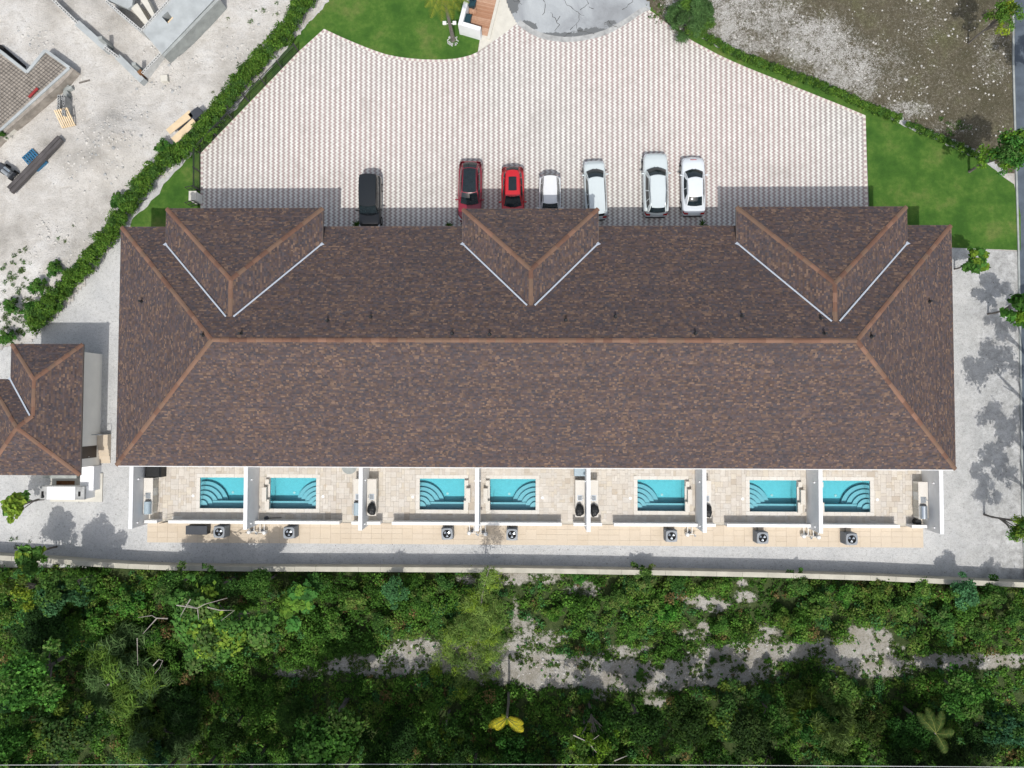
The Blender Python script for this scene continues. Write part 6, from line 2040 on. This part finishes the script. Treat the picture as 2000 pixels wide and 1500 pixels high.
# taller trees of the same wood just below the frame, whose shade falls over its edge
for t_ in (350, 430, 520, 600, 690, 770, 850, 930, 1085, 1160, 1500, 1740, 1830, 60, 130):
    z = 9.0 if t_ < 1000 else 7.0; f = 1 - z / CAM_H; px = 1027 + (t_ - 1027) / f
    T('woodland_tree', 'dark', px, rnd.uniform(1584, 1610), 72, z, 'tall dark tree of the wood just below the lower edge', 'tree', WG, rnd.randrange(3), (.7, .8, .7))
T('broadleaf_tree', 'dark', 75, 1236, 66, 2.6, 'added tree tinted dark as the shade of the gap below the left end of the yard wall', tint=(.4, .45, .45), var=2)  # extra crown, the gap's deep shade is put into its tint
# bushes
BG = 'low bushes between the yard wall and the sandy track'
for px, py, r in [(250, 1180, 40), (180, 1220, 44), (300, 1250, 40), (350, 1330, 30), (620, 1140, 34), (690, 1170, 36), (660, 1230, 34), (820, 1170, 34), (870, 1140, 28), (850, 1210, 28), (740, 1210, 30), (1260, 1130, 34), (1320, 1140, 28), (1300, 1200, 32), (1200, 1170, 30), (1240, 1230, 30), (1410, 1220, 28), (1560, 1140, 34), (1600, 1180, 34), (1540, 1210, 30), (1650, 1160, 30), (1720, 1150, 34), (1760, 1190, 32), (1800, 1150, 32), (1840, 1210, 34), (1940, 1160, 36), (1980, 1200, 34), (1910, 1230, 30), (1130, 1130, 18), (1500, 1290, 10), (1410, 1285, 10), (1393, 1290, 11), (1448, 1306, 11), (1250, 1320, 16), (1085, 1200, 22), (1150, 1210, 26)]:
    wh = ('below the first patio', 'below the second patio', 'below the third patio', 'below the fourth patio', 'below the fifth patio', 'below the sixth patio', 'below the last patio', 'right of the patios')[min(7, max(0, int((px - 256) / 226)))] if px > 256 else 'left of the patios'
    if r < 20: lab, g = 'small round bush on the pale sand of the track', 'small bushes on the sandy track'
    else: lab, g = 'low green bush between the yard wall and the track, ' + wh, BG
    T('bush', 'shrub', px, py, r, max(.5, r / 28), lab, 'bush', g, rnd.randrange(5), (rnd.uniform(.8, 1.2), rnd.uniform(.9, 1.25), rnd.uniform(.7, 1.1)))
# trees standing outside the frame on the right that shade the gravel
RG = 'trees along the road at the right edge'
for px, py, r, z in [(2096, 850, 84, 8.0), (2100, 960, 80, 8.0), (2088, 1040, 62, 7.0), (2100, 740, 50, 8.0), (2080, 645, 50, 6.0), (2075, 100, 56, 6), (2020, 1225, 40, 4.5)]:
    t = T('roadside_tree', 'sparse', px, py, r, z, 'loose tree beside the road at the right edge', 'tree', RG, rnd.randrange(4), (.6, .7, .8))
    # the trunk stands out on the verge and leans over to its crown
    for ch in list(t.children):
        if ch.name.startswith('trunk'): bpy.data.objects.remove(ch)
    t.rotation_euler = (0, 0, 0)
    off = max(0, W(2035, py).x - t.location.x)
    q = MB(); q.tube([(off, 0, -.1), (off * .85, .1, z * .3), (off * .3, 0, z * .75), (0, 0, z)], [.17, .14, .1, .05], 8)
    q.tube([(off * .6, 0, z * .5), (off * .3 + .6, .9, z * .9)], [.08, .03], 6); q.tube([(off * .5, 0, z * .6), (off * .2, -1.1, z * .95)], [.08, .03], 6)
    q.build('trunk', 'bark', t, True)

# bare branches
def branch(name, pts, z, label, r=.05):
    q = MB()
    for chain in pts:
        P = [W(a, b, z + k * .12) for k, (a, b) in enumerate(chain)]
        q.tube(P, [r * (1 - .7 * k / (len(P) - 1)) for k in range(len(P))], 5)
    o = q.build(name, 'drybranch'); return tag(o, label, 'branch')
branch('bare_branch', [[(328, 1208), (305, 1207), (297, 1202), (270, 1206)], [(306, 1208), (295, 1220), (279, 1238)]], 3.0, 'forked bare grey branch left of the large light green tree')
branch('bare_branch', [[(345, 1182), (385, 1188), (400, 1180), (444, 1168)], [(385, 1188), (362, 1180)], [(386, 1190), (388, 1210)], [(405, 1186), (430, 1192), (458, 1192), (432, 1212)], [(372, 1170), (360, 1190), (352, 1205)]], 6.6, 'bare grey twigs over the top of the large light green tree', .045)
branch('bare_branch', [[(299, 1300), (310, 1288), (318, 1290), (312, 1304), (302, 1316)], [(268, 1246), (269, 1300)]], 3.4, 'pale looped dead branch left below the large light green tree', .04)
branch('bare_branch', [[(625, 1478), (642, 1460), (650, 1458)], [(618, 1470), (630, 1438)], [(642, 1460), (643, 1400)]], 6.8, 'thin pale twigs in the mid green tree at the lower edge', .03)
branch('bare_branch', [[(1120, 1436), (1150, 1450), (1170, 1436)], [(1150, 1450), (1165, 1470)], [(1200, 1486), (1225, 1476)]], 7.4, 'pale forked branches in the open branched tree', .045)

# tall leaning casuarina in the middle of the picture: trunk base to the lower edge, crown leaning to the wall
cz = thing('casuarina_tree', tuple(W(925, 1330)) , 'tall thin needled tree reaching from the sandy track to the yard wall', 'tree')
b0 = W(925, 1300, 0)
T0, T1, T2, T3 = W(924, 1290, .2), W(935, 1215, 2.0), W(944, 1150, 4.0), W(956, 1108, 6.2)
q = MB(); q.tube([V3(b0.x, b0.y, -.1), T0, T1, T2, T3], [.1, .09, .07, .05, .02], 7); q.build('trunk', 'bark', cz)
lo, pal = [], []
for k in range(190):
    f = rnd.random() ** .8; p = (T3 * (1 - f) + T0 * f) if f > .5 else T3.lerp(T1, f * 2)
    if f < .3 and rnd.random() < .6: continue
    wdt = .2 + 2.8 * f ** .9
    a = rnd.random() * 2 * PI; r_ = wdt * math.sqrt(rnd.random())
    lo.append((p.x + r_ * math.cos(a) + .2 - (1.0 * f if rnd.random() < .55 else 0), p.y + r_ * math.sin(a) * .7 - .4 * f, max(.3, p.z * .8 + rnd.random() * .8), rnd.uniform(.35, .7))); pal.append(rnd.choice([G_PALE, G_PALE, G_YEL, G_OLIVE]))
me = leafmesh('needles', lo, 90, .36, pal, needle=True, shell=.05, up=.5)
me_o = bpy.data.objects.new('crown', me); COL.objects.link(me_o)
me_o.parent = cz; me_o.location = -cz.location; me_o.color = (1.35, 1.4, 1.25, 1)


# palms: fronds with leaflets
def frond_mb(L, w, droop, n=16):
    q = MB(); pts = []
    for k in range(n + 1):
        t_ = k / n; pts.append(V3(0, L * (t_ - .12 * t_ * t_), L * (.35 * t_ - droop * t_ * t_)))
    q.tube(pts, [.03 * (1 - .8 * k / n) for k in range(n + 1)], 4, (0.2, .22, .06))
    for k in range(1, n):
        for s in (-1, 1):
            for h in (0, .5):
                p = pts[k].lerp(pts[k + 1], h); t_ = (k + h) / n; ll = w * math.sin(PI * min(1, .15 + t_ * .85)) ** .7
                e = p + V3(s * ll, ll * .55, -ll * .35); u = V3(0, .045, 0)
                q.add([p - u * .3, p + u, e + u * .15], [(0, 1, 2) if s > 0 else (2, 1, 0)], rnd.choice(PCOL))
    return q


PCOL = [(.42, .36, .02), (.50, .42, .03), (.33, .33, .03)]
yp = thing('palm', tuple(W(994, 1432, 0)), 'palm with bright yellow fronds at the lower edge, centre', 'palm')
yp.location = W(990, 1402, 5.0); yp.location.z = 0
me_y = frond_mb(1.5, .34, .42)
first = None
for k, a in enumerate((118, 138, -112, -130, 60, 178)):
    q = me_y if k == 0 else None
    if first is None:
        first = me_y.build('frond', 'leaf', yp, True); o = first
    else:
        o = first.copy(); COL.objects.link(o)
    o.parent = yp; o.location = (0, 0, 5.0); o.rotation_euler = (0, 0, rad(a)); sc = (1.1, .9, .95, 1.15, .35, .4)[k]; o.scale = (sc, sc, 1); o.color = (1, 1, 1, 1) if k < 4 else (.5, .7, .6, 1)
q = MB(); q.tube([(0, 0, 0), (.05, 0, 2.5), (0, 0, 5.0)], [.12, .1, .09], 8); q.build('trunk', 'bark', yp, True)
PCOL = [(.07, .115, .025), (.095, .125, .03), (.05, .09, .02)]
gp = thing('palm', tuple(W(1828, 1432, 4.5)), 'green palm with broad drooping fronds in the lower right', 'palm'); gp.location.z = 0
fm = frond_mb(1.9, .42, .45); first = None
for k, a in enumerate((8, 38, -28, 205, 262)):
    if first is None: first = fm.build('frond', 'leaf', gp, True); o = first
    else: o = first.copy(); COL.objects.link(o)
    o.parent = gp; o.location = (0, 0, 4.5); o.rotation_euler = (0, 0, rad(a + rnd.random() * 12)); o.scale = (1, .8 + rnd.random() * .35, 1)
q = MB(); q.tube([(0, 0, 0), (0, .05, 2.2), (0, 0, 4.5)], [.14, .12, .1], 8); q.build('trunk', 'bark', gp, True)
# palm on the upper lawn with two floodlights on its trunk
b = W(884.5, 78, 0)
tp = thing('palm', (b.x, b.y, 0), 'slender palm on the upper lawn with two white floodlights on its trunk', 'palm')
PCOL = [(.16, .20, .03), (.21, .24, .035), (.12, .17, .03)]
fm = frond_mb(2.0, .5, .62); first = None; HT = 6.6
for k in range(13):
    a = k * 360 / 13 + 8
    if first is None: first = fm.build('frond', 'leaf', tp, True); o = first
    else: o = first.copy(); COL.objects.link(o)
    o.parent = tp; o.location = (0, 0, HT); o.rotation_euler = (rad(-rnd.random() * 14), 0, rad(a)); o.scale = (1, .9 + rnd.random() * .2, 1)
q = MB(); q.tube([(0, 0, -.05), (.02, .0, .6), (0.0, 0, 3), (-.06, 0, HT)], [.24, .17, .13, .1], 10); q.build('trunk', 'bark', tp, True)
for s in (-1, 1):
    q = MB(); q.cbox(s * .38 - .14, s * .38 + .14, -.12, .12, 2.45, 2.62, .03); q.build('floodlight', 'white_plastic', tp, True)
    q = MB(); q.tube([(s * .1, 0, 2.4), (s * .3, 0, 2.48)], .025); q.build('bracket', 'white_plastic', tp, True)
q = MB(); n = 22
for k in range(70):
    a = rnd.random() * 6.28; r_ = .18 + .26 * math.sqrt(rnd.random()); q.blob((b.x + r_ * math.cos(a), b.y - .08 + r_ * math.sin(a), .05), .05, .05, .04, 6, 4, .3)
stuff(q.build('white_pebbles', 'gravel'), 'ring of white pebbles around the foot of the palm', 'pebbles')

# small strappy plants at the foot of the north wall
for k, (px, py, lb) in enumerate(((877, 442, 'small strappy plant left of the dark red car, at the eaves'), (1373, 440, 'small strappy plant below the white saloon car, at the eaves'), (697, 440, 'small grassy plant left of the black car, at the eaves'))):
    c = W(px, py - 2, .25); q = MB()
    for i in range(34):
        a = rnd.random() * 6.28; L = .25 + rnd.random() * .25; d = V3(math.cos(a), math.sin(a), 0); s = V3(-d.y, d.x, 0) * .025; p = V3(c.x, c.y, .05)
        q.add([p - s, p + s, p + d * L * .6 + V3(0, 0, L * .6) + s, p + d * L * .6 + V3(0, 0, L * .6) - s, p + d * L + V3(0, 0, L * .45)], [(0, 1, 2, 3), (3, 2, 4)], rnd.choice(G_MID))
    tag(q.build('strappy_plant', 'leaf'), lb, 'plant')


# hedges
def hedge(name, pts, width, h, z, per_m, leaf, n, label, pals, rr=(.24, .38)):
    P = WL(pts, z); lo = []; pl_ = []
    for a, b in zip(P, P[1:]):
        L = (b - a).length; d = (b - a).normalized(); nn = V3(-d.y, d.x, 0)
        for k in range(int(L * per_m)):
            p = a.lerp(b, rnd.random()) + nn * rnd.uniform(-.5, .5) * width
            lo.append((p.x, p.y, rnd.uniform(.35, 1) * h, rnd.uniform(*rr))); pl_.append(rnd.choice(pals))
    V, F, C = leafcloud(lo, n, leaf, pl_)
    o = np_mesh(name, V, F, 'leaf', col=C.astype(np.float32)); o.color = (1, 1, 1, 1)
    return tag(o, label, 'hedge')


hedge('hedge', [(a_ - 6, b_ - 6) for a_, b_ in hedge_nw], 1.05, 1.3, 1.2, 24, .13, 85, 'thick green hedge along the building site on the left', [HG, HG, HG, G_MID])
hedge('hedge', [(1378, 70), (1430, 99), (1480, 120), (1530, 138), (1600, 163), (1680, 198), (1712, 213), (1760, 232)], .3, .7, .6, 26, .11, 50, 'narrow low hedge above the right lawn strip, longer piece', [HG, HG, G_MID], (.16, .26))
hedge('hedge', [(1772, 238), (1812, 258), (1850, 274), (1887, 292), (1930, 312)], .25, .6, .5, 18, .11, 45, 'narrow low hedge above the right lawn, shorter piece near the edge tree', [HG, G_MID], (.14, .25))
for px, py, r, lb in ((232, 398, 26, 'rounded bush on the outer side of the hedge above the small house'), (106, 525, 22, 'bush on the pale ground left of the hedge, upper one'), (72, 560, 24, 'bush on the pale ground left of the hedge, lower one'), (60, 605, 26, 'bush left of the end of the hedge'), (20, 600, 22, 'bush at the left edge beside the hedge end'), (320, 290, 26, 'bush between the pipe and the hedge'), (12, 660, 24, 'bush in front of the small house at the left edge'), (280, 345, 14, 'small bush at the foot of the pipe'), (5, 262, 9, 'tiny bush at the left end of the steel mesh foundation')):
    T('bush', 'shrub', px, py, r, .9, lb, 'bush', None, rnd.randrange(5), (.9, 1.1, .9))

# undergrowth: one mass of leaves over the woodland floor, thin where the sand is bare
NL = 8500
UX = NR.uniform(W(-60, 1120).x, W(2060, 1120).x, NL * 2); UY = NR.uniform(W(1000, 1570).y, W(1000, 1112).y, NL * 2)
wallY = np.interp(UX, [p.x for p in P_WALL], [p.y for p in P_WALL]) - .25
bm = bare_mask(UX, UY)
keep = (UY < wallY) & (NR.rand(len(UX)) > np.clip(bm * 1.9 - .3, 0, .84))
UX, UY, bm = UX[keep][:NL], UY[keep][:NL], bm[keep][:NL]
hh = fbm(UX, UY, .45); sel = fbm(UX + 31, UY, .28)
dist_w = np.clip((wallY[keep][:NL] - UY) / .8, 0.25, 1)
big = np.clip((hh - .35) * 3, 0, 1) * (1 - np.clip(bm * 1.5, 0, 1))
R_ = (.22 + .42 * big * NR.rand(len(UX)) + .08 * NR.rand(len(UX))) * (.5 + .5 * dist_w) * np.where(bm > .45, .45, 1.0)
Z_ = (.10 + 1.3 * big * NR.rand(len(UX))) * dist_w
lobes = np.stack([UX, UY, Z_, R_], 1)
pls = []
tt = NR.rand(len(UX))
for k in range(len(UX)):
    s = sel[k] + (tt[k] - .5) * .25
    pls.append(G_DARK if s < .38 else G_MID if s < .5 else G_OLIVE if s < .6 else G_TEAL if s < .68 else G_MID)
    if tt[k] < .035: pls[-1] = BROWN
V, F, C = leafcloud(lobes, 44, .165, pls, flat=.9)
o = np_mesh('undergrowth', V, F, 'leaf', col=C.astype(np.float32)); o.color = (1.5, 1.5, 1.1, 1)
stuff(o, 'dense mixed undergrowth between the yard wall and the lower edge', 'undergrowth')
# weeds on the building site and along the hedge
lo = []
for px, py, rx, ry, n in ((60, 540, 60, 60, 90), (30, 620, 50, 40, 90), (150, 480, 50, 40, 14), (250, 330, 60, 40, 10), (480, 60, 60, 50, 5), (430, 170, 30, 50, 5), (560, 20, 30, 30, 10), (1300, 20, 40, 30, 40), (1840, 245, 60, 20, 20), (30, 1060, 40, 10, 6)):
    for k in range(n):
        a = rnd.random() * 6.28; r_ = math.sqrt(rnd.random()); p = W(px + rx * r_ * math.cos(a), py + ry * r_ * math.sin(a), .1)
        lo.append((p.x, p.y, .06, rnd.uniform(.08, .26)))
V, F, C = leafcloud(lo, 30, .085, [rnd.choice([G_MID, G_OLIVE]) for _ in lo], flat=.7)
o = np_mesh('weeds', V, F, 'leaf', col=C.astype(np.float32)); o.color = (1, 1, 1, 1)
stuff(o, 'scattered low weeds on the bare ground beside the hedges', 'weeds')
# short grass growing through the sand of the track
n = 42000
GX = NR.uniform(W(-40, 1200).x, W(2040, 1200).x, n); GY = NR.uniform(W(1000, 1400).y, W(1000, 1122).y, n)
gm = bare_mask(GX, GY); gn = fbm(GX + 9, GY, 1.5, 5); gw = np.interp(GX, [p.x for p in P_WALL], [p.y for p in P_WALL]) - .3
ok = (GY < gw) & (gm > .25) & (gn > .47 + .13 * gm); GX, GY = GX[ok], GY[ok]
lob = np.stack([GX, GY, np.full(len(GX), .09), NR.uniform(.05, .16, len(GX))], 1)
V, F, C = leafcloud(lob, 9, .10, [(G_OLIVE if k % 3 else G_MID) for k in range(len(GX))], flat=.5)
o = np_mesh('track_grass', V, F, 'leaf', col=C.astype(np.float32)); o.color = (1.25, 1.15, 1.1, 1)
stuff(o, 'short patchy grass growing through the sandy track', 'grass')
# overhead cable
q = MB(); A, B = W(-80, 1494.5, 7.5), W(2080, 1499, 7.5); n = 24
q.tube([A.lerp(B, k / n) - V3(0, 0, .25 * math.sin(PI * k / n)) for k in range(n + 1)], .018, 5)
tag(q.build('overhead_cable', 'white_plastic'), 'thin pale cable stretched across the wood along the lower edge', 'cable')
